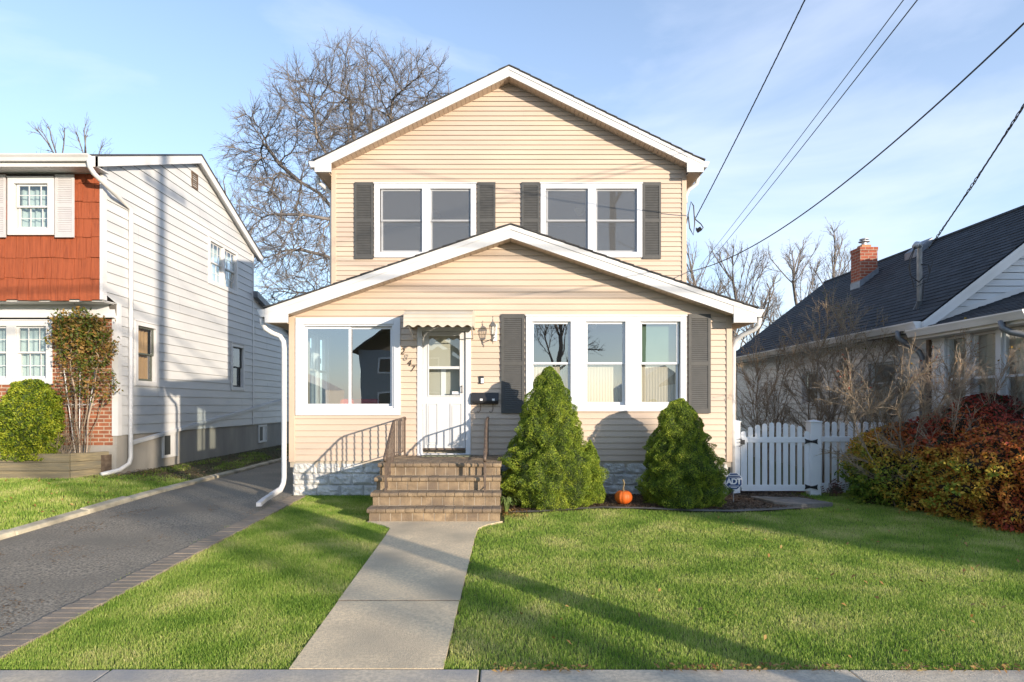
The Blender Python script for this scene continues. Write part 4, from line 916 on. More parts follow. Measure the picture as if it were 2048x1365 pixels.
# sloping trim board and basement windows along the side
b = MB(TS); ya, yb = DN(262), DN(575); za, zb = PZ(890, ya), PZ(800, yb)
b.add([(ya, .015, za), (yb, .015, zb), (yb, .015, zb + .09), (ya, .015, za + .09), (ya, .05, za), (yb, .05, zb), (yb, .05, zb + .07), (ya, .05, za + .07)], [(0, 1, 2, 3), (4, 5, 6, 7), (0, 1, 5, 4), (3, 2, 6, 7), (0, 3, 7, 4), (1, 2, 6, 5)]); b.build('sloping_drip_board', m_alum, N1)
for a_, b_ in ((DN(325), DN(355)), (DN(517), DN(533))):
    w = MB(TS); z0, z1 = .3, .86; rectframe(w, a_, b_, z0, z1, .05, -.02, .02); w.box(a_ + .05, b_ - .05, -.015, .004, z0 + .05, z1 - .05); w.build('basement_window', m_white, N1)
    MB(TS).box(a_ + .06, (a_ + b_) / 2, .004, .008, z0 + .06, z1 - .06).build('basement_pane', m_dark, N1)
# rear lean-to of the left house
b = MB(); siding(b, TS, .89, PZ(587, Yb), .2, lambda z: (Yb, min(26, Yb + (PZ(587, Yb) - z) / .24)), dep=.02); b.build('wall', m_alum, N1)
b = MB(); za = PZ(585, Yb); b.add([(x1, Yb - .05, za + .03), (x1, 26, za - 6.7 * .24 + .03), (-16, 26, za - 6.7 * .24 + .03), (-16, Yb - .05, za + .03), (x1, Yb - .05, za - .16), (x1, 26, za - 6.7 * .24 - .16), (-16, 26, za - 6.7 * .24 - .16), (-16, Yb - .05, za - .16)], [(0, 1, 2, 3), (7, 6, 5, 4), (0, 4, 5, 1), (1, 5, 6, 2), (2, 6, 7, 3), (3, 7, 4, 0)]); b.build('rear_roof', m_lead, N1)
b = MB(); b.box(-16, XW - .1, 25.9, 26, 0, 2.4); b.box(-21.9, -21.8, Yf, Yb, 0, 4.6); b.build('rear_wall', m_alum, N1)
# timber raised bed
rbed = thing('raised_bed', 'weathered timber raised bed in front of the brick wall', 'raised bed', (-9, 11.9, .1))
A = (-8.22, 11.86); Bp = (XW - .12, 12.42)
for k in range(3):
    z0, z1 = gz(-9, 11) - .03 + k * .165, gz(-9, 11) - .03 + (k + 1) * .165 - .006
    b = MB(); b.box(-16, A[0], A[1] + random.uniform(-.006, .006), A[1] + .1, z0, z1)
    b.build('timber', m_timber, rbed, bevel=.006)
    b = MB(); dx_, dy_ = Bp[0] - A[0] - .02, Bp[1] - A[1]; L2 = math.hypot(dx_, dy_); nx_, ny_ = -dy_ / L2 * .1, dx_ / L2 * .1
    b.prism([(A[0] + .02, A[1] + .005), (A[0] + .02 + dx_, A[1] + dy_), (A[0] + .02 + dx_ + nx_, A[1] + dy_ + ny_), (A[0] + .02 + nx_, A[1] + ny_)], 2, z0 + .004, z1 + .004); b.build('timber', m_timber, rbed, bevel=.006)
b = MB(); b.prism([(-16, 11.95), (-8.2, 11.95), (-7.8, 12.42), (-7.8, 12.5), (-16, 12.5)], 2, .1, .52); b.build('soil', m_mulch, rbed)

# ------------------------------------------------------------------ right neighbour: low house with dark roof
N2 = thing('house', 'pale grey single-storey house with steep dark shingle roof and brick chimney', 'house', (10.1, 14, 0))
XE, ZE, XRg, ZRg = 7.0, CZ + 1.408, 10.1, CZ + 3.81; YF2, YB2 = 10.4, 19.6; XS = 7.3
sl2 = (ZRg - ZE) / (XRg - XE)
def courses(mb, xe, ze, xr, zr, y0, y1, expo=.14, lift=.009):
    L2 = math.hypot(xr - xe, zr - ze); n = int(L2 / expo); ux_, uz_ = (xr - xe) / L2, (zr - ze) / L2; nx_, nz_ = -uz_ * (1 if xr > xe else -1), abs(ux_)
    for i in range(n):
        a, b_ = L2 * i / n, L2 * (i + 1) / n
        pa = (xe + ux_ * a + nx_ * lift, ze + uz_ * a + nz_ * lift); pb = (xe + ux_ * b_, ze + uz_ * b_); pc_ = (xe + ux_ * a - nx_ * .002, ze + uz_ * a - nz_ * .002)
        ys = [y0]
        while ys[-1] < y1: ys.append(min(y1, ys[-1] + random.choice((.15, .3, .3, .45))))
        for s0, s1 in zip(ys[:-1], ys[1:]):
            e = random.uniform(-.003, .004); sg_ = random.uniform(-.006, .006)
            qa = (pa[0] + nx_ * e - ux_ * sg_, pa[1] + nz_ * e - uz_ * sg_)
            mb.add([(qa[0], s0, qa[1]), (qa[0], s1, qa[1]), (pb[0], s1, pb[1]), (pb[0], s0, pb[1]), (pc_[0], s0, pc_[1]), (pc_[0], s1, pc_[1])], [(0, 1, 2, 3), (4, 5, 1, 0)])
rb = MB(); courses(rb, XE, ZE, XRg, ZRg, YF2, YB2); courses(rb, 2 * XRg - XE, ZE, XRg, ZRg, YF2, YB2)
rb.prism([(XE, ZE - .03), (XRg, ZRg - .03), (2 * XRg - XE, ZE - .03), (XRg, ZRg - .006)], 1, YF2 + .01, YB2 - .01)
rb.tube([(XRg, YF2, ZRg + .0), (XRg, YB2, ZRg + .0)], .05, 6); rb.build('roof', m_roof, N2)
hR = [(11.55, 12.45, 1.5, 2.35), (14.4, 15.2, 1.5, 2.3)]
TR = side_left(XS)
b = MB(); siding(b, TR, .5, ZE - .1, .115, lambda z: (YF2 + .15, YB2 - .2), hR); b.build('wall', m_gsid, N2)
b = MB(); backing(b, TR, .5, ZE - .1, lambda z: (YF2 + .15, YB2 - .2), hR); b.box(XS, XS + .1, 0, 0, 0, 0) if False else None; b.build('inner_wall', m_roomd, N2)
b = MB(); b.box(XS + .02, XS + .2, 8.5, YB2 - .2, -.1, .5); b.build('foundation', m_conc, N2)
for h in hR: window(N2, TR, h[0] - .06, h[1] + .06, h[2] - .06, h[3] + .06, [(h[0] + .07, h[1] - .07)], m_glass, fw=.09, frame=m_white, low_curtain={0: m_sheer})
# front gable of the main roof
GY = YF2 + .2
b = MB(); siding(b, front(GY), ZE - .1, ZRg - .2, .115, lambda z: (max(XS, XE + (z - ZE + .12) / sl2 + .06), min(2 * XRg - XS, 2 * XRg - XE - (z - ZE + .12) / sl2 - .06))); b.build('gable_wall', m_gsid2, N2)
b = MB()
for s in (1, -1):
    xe = XRg - s * (XRg - XE)
    for (o0, o1, d0, d1) in ((.03, .23, .01, .04), (.03, .11, -.004, .01)):
        b.add([(XRg, YF2 + d0, ZRg - o0), (xe, YF2 + d0, ZE - o0), (xe, YF2 + d0, ZE - o1), (XRg, YF2 + d0, ZRg - o1), (XRg, YF2 + d1, ZRg - o0), (xe, YF2 + d1, ZE - o0), (xe, YF2 + d1, ZE - o1), (XRg, YF2 + d1, ZRg - o1)], [(0, 1, 2, 3), (7, 6, 5, 4), (0, 4, 5, 1), (1, 5, 6, 2), (2, 6, 7, 3), (3, 7, 4, 0)])
    b.add([(XRg, YF2 + .04, ZRg - .2), (xe, YF2 + .04, ZE - .2), (xe, GY, ZE - .2), (XRg, GY, ZRg - .2)], [(0, 1, 2, 3)])
b.box(XE + .0, XS, YF2 + .05, YB2, ZE - .2, ZE - .18); b.box(XE, XE + .02, YF2 + .04, YB2, ZE - .2, ZE - .03)
b.build('fascia', m_white, N2)
gutter(N2, XE - .002, -1, ZE - .02, YF2 + .05, YB2, w=.13)
# front wing with low gable roof
XW2, ZW2 = 6.95, CZ + 1.25; XcW = 10.1; slw = .35; YW0, YW1 = 8.2, GY - .02
b = MB(); courses(b, XW2, ZW2, XcW, ZW2 + (XcW - XW2) * slw, YW0, YW1, .14); courses(b, 2 * XcW - XW2, ZW2, XcW, ZW2 + (XcW - XW2) * slw, YW0, YW1, .14)
b.prism([(XW2, ZW2 - .03), (XcW, ZW2 + (XcW - XW2) * slw - .03), (2 * XcW - XW2, ZW2 - .03), (XcW, ZW2 + (XcW - XW2) * slw - .005)], 1, YW0 + .01, YW1 - .01); b.build('porch_roof', m_roof, N2)
b = MB(); b.add([(XW2 + .25, GY - .03, ZW2 + .25 * slw + .0), (XcW, GY - .03, ZW2 + (XcW - XW2) * slw), (XcW, GY - .03, ZW2 + (XcW - XW2) * slw + .09), (XW2 + .25, GY - .03, ZW2 + .25 * slw + .09)], [(0, 1, 2, 3)]); b.build('flashing', m_white, N2)
gutter(N2, XW2, -1, ZW2 + .0, YW0, YF2 + .2, w=.13)
b = MB(); b.box(XW2, XW2 + .02, YW0, YF2 + .2, ZW2 - .16, ZW2 - .02); b.box(XW2 + .02, XS, YW0, YF2 + .2, ZW2 - .16, ZW2 - .14); b.build('fascia', m_white, N2)
hw_ = [(8.55, 10.2, 1.35, 2.62)]
b = MB(); siding(b, side_left(XS - .05), .5, ZW2 - .14, .115, lambda z: (8.4, YF2 + .14), hw_); b.build('wall', m_gsid2, N2)
b = MB(); backing(b, side_left(XS - .05), .5, ZW2 - .14, lambda z: (8.4, YF2 + .14), hw_); backing(b, front(8.4), .5, ZW2 - .14, lambda z: (XS - .05, 13), []); b.build('inner_wall', m_gsid2, N2)
window(N2, side_left(XS - .05), 8.45, 10.3, 1.28, 2.7, [(8.58, 9.03), (9.18, 9.62), (9.77, 10.2)], m_glass, fw=.09, frame=m_wvinyl, meet=.45, full_curtain={0: m_sheer, 1: m_sheer, 2: m_sheer}, label='triple porch window with pale sheer curtains')
b = MB(); b.box(XS + 2.2, XS + 2.3, 8.5, YB2, .5, 2.6); b.box(XS, 13, YB2 - .2, YB2 - .1, 0, 2.8); b.box(12.9, 13, 8.5, YB2, 0, 2.8); b.box(XS + .1, 13, 8.5, YB2 - .3, .45, .5); b.build('partition', m_room, N2)
spout(N2, [(6.93, 10.95, ZE - .12), (6.93, 10.95, ZE - .24), (7.0, 10.93, ZE - .3), (7.2, 10.8, ZE - .5), (7.24, 10.78, ZE - .6), (7.24, 10.78, .15)], .045, m_lead)
spout(N2, [(6.88, 8.62, ZW2 - .1), (6.88, 8.6, ZW2 - .2), (6.95, 8.55, ZW2 - .26), (7.15, 8.42, ZW2 - .34), (7.18, 8.4, ZW2 - .42), (7.18, 8.4, .2)], .045, m_lead)
b = MB(); b.box(XS - .09, XS - .02, YF2 + .16, YF2 + .24, .1, ZE - .3); b.build('conduit', m_iron, N2)
# chimney
cx0, cx1, cy0, cy1 = PX(1720.5, 15.7), PX(1755, 15.7), 15.7, 16.12; zt = PZ(494, 15.7)
b = MB(); b.box(cx0, cx1, cy0, cy1, ZE + .4, zt); b.box(cx0 - .012, cx1 + .012, cy0 - .012, cy1 + .012, zt - .09, zt - .002); ch = b.build('chimney', m_chim, N2)
b = MB(); b.box(cx0 + .1, cx1 - .1, cy0 + .1, cy1 - .1, zt, zt + .08); b.build('flue', M('flue_clay', (.42, .2, .09), .8), ch)
b = MB(); cc = ((cx0 + cx1) / 2, (cy0 + cy1) / 2, zt + .08); b.lathe(cc, [(.06, 0), (.06, .1), (.13, .09), (.13, .105), (.05, .12), (.05, .15), (.11, .15), (.11, .165), (0, .2)], 14); b.build('cap', m_galv, ch)
b = MB(); zr1 = ZE + (cx0 - XE) * sl2; zr2 = ZE + (cx1 - XE) * sl2
b.add([(cx0 - .02, cy0 - .014, zr1 - .1), (cx1 + .02, cy0 - .014, zr2 - .1), (cx1 + .02, cy0 - .014, zr2 + .16), (cx0 - .02, cy0 - .014, zr1 + .16)], [(0, 1, 2, 3)]); b.add([(cx0 - .016, cy0 - .014, zr1 - .1), (cx0 - .016, cy1, zr1 - .1), (cx0 - .016, cy1, zr1 + .16), (cx0 - .016, cy0 - .014, zr1 + .16)], [(0, 1, 2, 3)]); b.build('chimney_flashing', m_lead, ch)
# service mast and open roof hatch
mx_, my_ = PX(1839, 11.2), 11.2; zt = PZ(497, 11.2); zb_ = ZE + (mx_ - XE) * sl2
b = MB(); b.tube([(mx_, my_, zb_ - .1), (mx_, my_, zt), (mx_ - .01, my_ - .02, zt + .03), (mx_ - .05, my_ - .05, zt + .06), (mx_ - .1, my_ - .08, zt + .05), (mx_ - .15, my_ - .1, zt)], [.042, .042, .045, .05, .055, .05], 12); ms = b.build('service_mast', m_galv, N2, smooth=True)
b = MB(); b.tube([(mx_ - .15, my_ - .1, zt), (mx_ - .24, my_ - .1, zt - .2), (mx_ - .22, my_ - .08, zt - .5), (mx_ - .05, my_ - .06, zt - .62), (mx_ + .06, my_ - .06, zt - .5)], .01, 6); b.tube([(mx_ - .14, my_ - .1, zt), (mx_ - .26, my_ - .1, zt - .35), (mx_ - .15, my_ - .08, zt - .72), (mx_ + .1, my_ - .06, zt - .6), (mx_ + .2, my_ - .06, zt - .25)], .009, 6)
b.tube([(mx_, my_ - .05, zt - .3), (mx_ + .12, my_ - .06, zt - .31), (mx_ + .14, my_ - .06, zt - .45)], .012, 6); b.tube([(mx_ + .02, my_ - .05, zb_ + .1), (mx_ + .05, my_ - .05, zt - .6)], .01, 6); b.build('mast_cable', m_cable, ms)
b = MB(); b.lathe((mx_, my_, zb_), [(.11, -.08), (.08, -.02), (.048, .05), (.044, .07)], 12); b.build('mast_boot', m_dark, ms)
sy = 14.7; sxx = XRg - .32; szz = ZE + (sxx - XE) * sl2
b = MB(); b.add([(sxx - .2, sy - .2, szz + .02), (sxx - .2, sy + .2, szz + .02), (sxx + .2, sy + .2, szz + .32), (sxx + .2, sy - .2, szz + .32), (sxx - .2, sy - .2, szz - .15), (sxx - .2, sy + .2, szz - .15), (sxx + .2, sy + .2, szz + .1), (sxx + .2, sy - .2, szz + .1)], [(0, 1, 2, 3), (7, 6, 5, 4), (0, 4, 5, 1), (1, 5, 6, 2), (2, 6, 7, 3), (3, 7, 4, 0)]); b.build('skylight', m_lead, N2, bevel=.01)
# meters / air conditioner under the side wall windows


# ------------------------------------------------------------------ trees: space colonisation, tapered limbs
def ellips(n, c, r, rng, bias=.4):
    u = rng.normal(size=(n, 3)); u /= np.linalg.norm(u, axis=1)[:, None]; return np.array(c) + u * (rng.uniform(0, 1, n) ** bias)[:, None] * np.array(r)
def grow(att, starts, step, infl, kill, iters=200, seed=1, jitter=.25, trop=(0, 0, .0)):
    rng = np.random.default_rng(seed); nodes = []; par = []
    for path in starts:
        last = -1
        for i, p in enumerate(path):
            nodes.append(np.array(p, float)); par.append(last); last = len(nodes) - 1
    att = att.copy(); P = np.array(nodes); D = np.linalg.norm(att[:, None] - P[None], axis=2); near = D.argmin(1); dist = D.min(1); trop = np.array(trop)
    nodes = list(P)
    for it in range(iters):
        act = dist < infl
        if not act.any(): break
        idx = near[act]; v = att[act] - np.array(nodes)[idx]; v /= np.linalg.norm(v, axis=1)[:, None] + 1e-9
        u, inv = np.unique(idx, return_inverse=True); s = np.zeros((len(u), 3)); np.add.at(s, inv, v)
        s /= np.linalg.norm(s, axis=1)[:, None] + 1e-9; s += rng.normal(size=s.shape) * jitter + trop; s /= np.linalg.norm(s, axis=1)[:, None]
        ex = np.array(nodes); new = ex[u] + s * step; b0 = len(nodes)
        dm = np.array([((ex - q) ** 2).sum(1).min() for q in new]) ** .5; okn = dm > .6 * step
        stuck = np.isin(near, u[~okn]) & act
        if stuck.any(): keep = ~stuck; att, near, dist = att[keep], near[keep], dist[keep]
        new, u = new[okn], u[okn]
        if len(new) == 0:
            if len(att) == 0: break
            continue
        nodes += list(new); par += list(u)
        D = np.linalg.norm(att[:, None] - new[None], axis=2); m = D.min(1); a = D.argmin(1) + b0
        better = m < dist; near[better] = a[better]; dist[better] = m[better]
        keep = dist > kill; att, near, dist = att[keep], near[keep], dist[keep]
        if len(att) == 0 or len(nodes) > 32000: break
    return np.array(nodes), np.array(par)
def tree_mesh(nodes, par, rtip, pw=2.3, rmax=9, k_thick=6, twig=None, seed=1, skip_from=None):
    """returns V,F for limbs (thick) and twigs (thin)"""
    rng = np.random.default_rng(seed); n = len(nodes); acc = np.zeros(n); child = np.zeros(n, int)
    for i in range(n - 1, -1, -1):
        if child[i] == 0: acc[i] = rtip ** pw
        if par[i] >= 0: acc[par[i]] += acc[i]; child[par[i]] += 1
    r = np.minimum(acc ** (1 / pw), rmax)
    A = []; B = []; RA = []; RB = []
    for i in range(n):
        if par[i] >= 0: A.append(nodes[par[i]]); B.append(nodes[i]); RA.append(min(r[par[i]], r[i] * 1.5)); RB.append(r[i])
    A, B, RA, RB = map(np.array, (A, B, RA, RB))
    if twig:
        ln, cnt, rt = twig; small = np.where(r < rtip * 1.9)[0]; small = small[par[small] >= 0]
        for rep in range(cnt):
            base = nodes[small] + (nodes[par[small]] - nodes[small]) * rng.uniform(0, 1, (len(small), 1)); d = nodes[small] - nodes[par[small]]; d /= np.linalg.norm(d, axis=1)[:, None] + 1e-9
            d = d + rng.normal(size=d.shape) * .45 + np.array([0, 0, .10]); d /= np.linalg.norm(d, axis=1)[:, None]; L2 = ln * rng.uniform(.35, 1.2, (len(small), 1)); m1 = base + d * L2 * .5
            d2 = d + rng.normal(size=d.shape) * .2; d2 /= np.linalg.norm(d2, axis=1)[:, None]; m2 = m1 + d2 * L2 * .5
            o = np.ones(len(small)); A = np.concatenate([A, base, m1]); B = np.concatenate([B, m1, m2]); RA = np.concatenate([RA, o * rt, o * rt * .8]); RB = np.concatenate([RB, o * rt * .8, o * rt * .4])
            d3 = d + rng.normal(size=d.shape) * .6; d3 /= np.linalg.norm(d3, axis=1)[:, None]; m3 = m1 + d3 * L2 * .35
            A = np.concatenate([A, m1]); B = np.concatenate([B, m3]); RA = np.concatenate([RA, o * rt * .7]); RB = np.concatenate([RB, o * rt * .35])
    return tube_pair(A, B, RA, RB, rtip, k_thick) + (nodes, par, r)
def tube_pair(A, B, RA, RB, rtip, k_thick=6, kthin=3):
    def tubes(A, B, RA, RB, k):
        m = len(A)
        if m == 0: return np.zeros((0, 3)), np.zeros((0, 4), int)
        d = B - A; L2 = np.linalg.norm(d, axis=1)[:, None] + 1e-9; d = d / L2; B = B + d * np.minimum(RB[:, None] * .5, L2 * .3)
        ref = np.where(np.abs(d[:, 2:3]) < .9, np.array([[0, 0, 1.0]]), np.array([[1.0, 0, 0]])); p = np.cross(d, ref); p /= np.linalg.norm(p, axis=1)[:, None]; q = np.cross(d, p)
        V = np.empty((m, 2 * k, 3))
        for j in range(k):
            t = 2 * PI * j / k; o = p * math.cos(t) + q * math.sin(t); V[:, j] = A + o * RA[:, None]; V[:, k + j] = B + o * RB[:, None]
        f = np.array([[j, (j + 1) % k, k + (j + 1) % k, k + j] for j in range(k)]); Fc = (np.arange(m)[:, None, None] * 2 * k + f[None]).reshape(-1, 4)
        return V.reshape(-1, 3), Fc
    big = RA > rtip * 4
    return tubes(A[big], B[big], RA[big], RB[big], k_thick), tubes(A[~big], B[~big], RA[~big], RB[~big], kthin)
def sprays(rng, A, B, RA, RB, ends, rlim, up, spray, noise_=.42):
    ln, cnt, rt = spray; sm = np.where(RB < rlim)[0]; base0, dir0 = A[sm], B[sm] - A[sm]; dl = np.linalg.norm(dir0, axis=1)[:, None]; dn = dir0 / (dl + 1e-9); tips = [ends]
    for rep_ in range(cnt):
        w = dn + rng.normal(size=dn.shape) * noise_ + np.array([0, 0, up]); w /= np.linalg.norm(w, axis=1)[:, None]; L2 = ln * rng.uniform(.4, 1.25, (len(sm), 1)); o = np.ones(len(sm)); p = base0 + dir0 * rng.uniform(.2, 1, (len(sm), 1))
        for k, (f, ra, rb) in enumerate(((.4, 1, .8), (.35, .8, .6), (.25, .6, .35))):
            q = p + w * L2 * f; A = np.concatenate([A, p]); B = np.concatenate([B, q]); RA = np.concatenate([RA, o * rt * ra]); RB = np.concatenate([RB, o * rt * rb])
            if k < 2:
                w2 = w + rng.normal(size=w.shape) * .45; w2 /= np.linalg.norm(w2, axis=1)[:, None]; A = np.concatenate([A, q]); B = np.concatenate([B, q + w2 * L2 * .3]); RA = np.concatenate([RA, o * rt * .7]); RB = np.concatenate([RB, o * rt * .35])
            w = w + rng.normal(size=w.shape) * .14 + np.array([0, 0, up * .8]); w /= np.linalg.norm(w, axis=1)[:, None]; p = q
        tips.append(p)
    return A, B, RA, RB, np.concatenate(tips)
def crown_tree(name, label, cat, base, starts, blobs, natt, step, infl, kill, rtip, seed, spray, pw=2.35, rmax=.4, jitter=.06, bias=.45, mat=m_bark, group=None, parts=('trunk', 'crown'), up=.05, smooth=4):
    """evenly filled crown: limbs compete for space, then are straightened and given twigs"""
    rng = np.random.default_rng(seed); tot = sum(b[2] for b in blobs); att = np.concatenate([ellips(int(natt * w / tot), c, r, rng, bias) for c, r, w in blobs])
    nodes, par = grow(att, starts, step, infl, kill, seed=seed, jitter=jitter, trop=(0, 0, .06)); n = len(nodes); fixed = sum(len(p) for p in starts)
    for _ in range(smooth):
        sm = np.zeros((n, 3)); ct = np.zeros(n)
        for i in range(n):
            if par[i] >= 0: sm[par[i]] += nodes[i]; ct[par[i]] += 1
        new = nodes.copy(); ok = (np.arange(n) >= fixed) & (ct > 0); new[ok] = .4 * nodes[ok] + .3 * nodes[par[ok]] + .3 * sm[ok] / ct[ok][:, None]; nodes = new
    acc = np.zeros(n); ch = np.zeros(n, int)
    for i in range(n - 1, -1, -1):
        if ch[i] == 0: acc[i] = rtip ** pw
        if par[i] >= 0: acc[par[i]] += acc[i]; ch[par[i]] += 1
    r = np.minimum(acc ** (1 / pw), rmax); k = par >= 0; A, B, RA, RB = nodes[par[k]], nodes[k], np.minimum(r[par[k]], r[k] * 1.4), r[k]
    A, B, RA, RB, ends = sprays(rng, A, B, RA, RB, nodes[ch == 0], rtip * 2.3, up, spray)
    (V1, F1), (V2, F2) = tube_pair(A, B, RA, RB, rtip * 2, kthin=3); t = thing(name, label, cat, base, group)
    from_np(parts[0], V1, F1, mat, t, smooth=True); from_np(parts[1], V2, F2, mat, t)
    return t
def fan(rng, seeds, rmin, blobs, up=.06, wob=.10, side=.42, ang=(24, 46), ratio=(.62, .84), cap=52000, sr=.56, spray=None):
    """forking limbs that taper towards fine straight twigs; stays inside the crown's ellipsoids"""
    cs = np.array([b[0] for b in blobs]); rs = np.array([b[1] for b in blobs])
    A = []; B = []; RA = []; RB = []; ends = []
    def inside(q): return (((q - cs) / rs) ** 2).sum(1).min() < 1
    def turn(d, a):
        v = rng.normal(size=3); v -= d * v.dot(d); v /= np.linalg.norm(v) + 1e-9; t = math.radians(a); w = d * math.cos(t) + v * math.sin(t); return w / np.linalg.norm(w)
    from collections import deque
    Q = deque(seeds)
    while Q and len(A) < cap:
        p, d, L, r, lvl = Q.popleft(); n = 4; ok = True
        for i in range(n):
            d = d + rng.normal(size=3) * wob + np.array([0, 0, up]); d /= np.linalg.norm(d); q = p + d * L / n; r2 = r * .93
            A.append(p); B.append(q); RA.append(r); RB.append(r2); p = q; r = r2
            if lvl > 0 and not inside(q) and (lvl > 1): ok = False; break
            if i >= 1 and rng.uniform() < side: Q.append((q, turn(d, rng.uniform(*ang)), L * rng.uniform(*ratio) * .92, r * sr * rng.uniform(.75, 1.1), lvl + 1)) if r * sr > rmin else ends.append(q)
        if ok and r > rmin:
            for k in (0, 1): Q.append((p, turn(d, rng.uniform(12, 30)), L * rng.uniform(*ratio), r * (.72 if k == 0 else .6), lvl + 1))
        else: ends.append(p)
    A, B, RA, RB, ends = (np.array(x) for x in (A, B, RA, RB, ends))
    if spray: A, B, RA, RB, ends = sprays(rng, A, B, RA, RB, ends, rmin * 1.7, up, spray)
    return A, B, RA, RB, ends
def limb_seeds(rng, path, r0, r1, L, out, step=1, ang=(30, 60), start=0):
    path = [np.array(p, float) for p in path]; n = len(path); res = []
    for i in range(n - 1):
        ra, rb = r0 + (r1 - r0) * i / (n - 1), r0 + (r1 - r0) * (i + 1) / (n - 1); out.append((path[i], path[i + 1], ra, rb)); d = path[i + 1] - path[i]; d /= np.linalg.norm(d)
        if i >= start:
            for k in range(step):
                v = rng.normal(size=3); v -= d * v.dot(d); v /= np.linalg.norm(v); t = math.radians(rng.uniform(*ang)); w = d * math.cos(t) + v * math.sin(t) + np.array([0, 0, .15]); w /= np.linalg.norm(w)
                res.append((path[i] + (path[i + 1] - path[i]) * rng.uniform(.1, 1), w, L * rng.uniform(.7, 1.1), rb * rng.uniform(.4, .6), 1))
    d = path[-1] - path[-2]; d /= np.linalg.norm(d)
    for k in range(3):
        w = d + rng.normal(size=3) * .3; w /= np.linalg.norm(w); res.append((path[-1], w, L * rng.uniform(.85, 1.1), r1 * .72, 1))
    return res
def fan_tree(name, label, cat, base, paths, blobs, rmin, seed, L, group=None, mat=m_bark, tmat=None, parts=('trunk', 'crown'), cap=52000, kthin=3, start=0, step=1, leaves=None, **kw):
    """paths: (points, r0, r1, first index that bears limbs)"""
    rng = np.random.default_rng(seed); limbs = []; seeds = []
    for pts, r0, r1, st in paths: seeds += limb_seeds(rng, pts, r0, r1, L, limbs, step=step, start=st)
    A, B, RA, RB, ends = fan(rng, seeds, rmin, blobs, cap=cap, **kw)
    la, lb, lra, lrb = (np.array(x) for x in zip(*limbs)); A = np.concatenate([la, A]); B = np.concatenate([lb, B]); RA = np.concatenate([lra, RA]); RB = np.concatenate([lrb, RB])
    (V1, F1), (V2, F2) = tube_pair(A, B, RA, RB, rmin * 1.0, kthin=kthin)
    t = thing(name, label, cat, base, group)
    if len(V1): from_np(parts[0], V1, F1, mat, t, smooth=True)
    from_np(parts[1], V2, F2, tmat or mat, t)
    if leaves:
        cnt, size, lm, zmin = leaves; e = ends[ends[:, 2] > zmin]
        if len(e): e = e[rng.integers(0, len(e), cnt)]; leafcloud('leaves', e + rng.normal(size=e.shape) * .015, size, lm, t)
    return t
def P3(px, py, d): return (PX(px, d), d, PZ(py, d))
# the great bare tree behind the house
d = 26.0; s = d / F
tb = (PX(742, d), d, 0); fork = P3(742, 420, d)
bl = [(P3(735, 222, d), (112 * s, 4, 108 * s)), (P3(700, 330, d), (115 * s, 3.4, 100 * s)), (P3(850, 200, d), (66 * s, 2.6, 84 * s)), (P3(612, 220, d - 1), (66 * s, 2.6, 70 * s)),
      (P3(528, 275, d), (50 * s, 2.2, 56 * s)), (P3(515, 335, d + 1), (66 * s, 2.6, 52 * s)), (P3(575, 420, d), (90 * s, 3, 66 * s)), (P3(545, 500, d + .5), (64 * s, 2.6, 60 * s)), (P3(620, 520, d), (78 * s, 2.8, 80 * s)), (P3(575, 590, d), (55 * s, 2.2, 44 * s))]
pa = [([tb, (tb[0] + .1, d, 1.5), (tb[0] - .1, d, 3.2), (tb[0], d, 5), (fork[0] - .1, d, fork[2] - 1.2), fork], .42, .30, 9),
      ([P3(744, 520, d), P3(715, 470, d), P3(672, 425, d), P3(640, 388, d), P3(600, 364, d), P3(560, 345, d)], .24, .08, 1),
      ([P3(744, 570, d), P3(700, 535, d), P3(650, 512, d), P3(600, 500, d)], .17, .06, 1), ([P3(744, 620, d), P3(690, 600, d), P3(630, 590, d)], .12, .05, 1),
      ([P3(715, 470, d), P3(660, 440, d - 1), P3(605, 430, d - 1.2), P3(560, 430, d - 1)], .14, .05, 1),
      ([fork, P3(752, 370, d), P3(768, 320, d), P3(778, 260, d), P3(785, 200, d)], .21, .07, 1), ([fork, P3(728, 370, d), P3(715, 320, d), P3(705, 260, d), P3(700, 200, d)], .20, .07, 1),
      ([fork, P3(705, 385, d - .8), P3(665, 330, d - 1.4), P3(635, 280, d - 1.8)], .17, .07, 1), ([fork, P3(790, 380, d + .8), P3(825, 320, d + 1.2), P3(842, 260, d + 1.4), P3(850, 210, d + 1.4)], .16, .06, 1),
      ([P3(600, 364, d), P3(560, 330, d), P3(535, 295, d)], .10, .05, 1), ([fork, P3(745, 340, d + 1.5), P3(738, 280, d + 2), P3(745, 220, d + 2)], .15, .06, 1)]
st = [p[0] for p in pa]; w_ = (2.8, 1.7, 1.1, 1.1, .6, .8, 1.4, .8, 1.3, .6)
crown_tree('bare_tree', 'huge bare tree rising behind the left slope of the beige house roof', 'tree', tb, st, [(c, r, w) for (c, r), w in zip(bl, w_)], 7400, .28, 2.6, .31, .0105, 11, (.6, 4, .0065))
G_ = 'bare trees behind the houses on the right'
def rt(label, px0, blobs, d, seed, natt, basey=None, tw=2):
    s = d / F; bl = [(P3(x, y, d + dd), (rx * s, ry_ * 1.2, rz * s)) for x, y, rx, ry_, rz, w, dd in blobs]; b0 = (PX(px0, d), d, 0); top = P3(blobs[0][0], blobs[0][1] - blobs[0][4] * .25, d); n = 8
    pts = [tuple(b0[k] + (top[k] - b0[k]) * (i / n) + (.12 * math.sin(i * 1.7 + seed) if k == 0 else 0) for k in range(3)) for i in range(n + 1)]
    fan_tree('bare_tree', label, 'tree', b0, [(pts, .17, .06, 2)], bl, .016, seed, 1.9, group=G_, cap=30000, side=.5, up=.07, wob=.11, step=3, spray=(.6, 3, .0085))
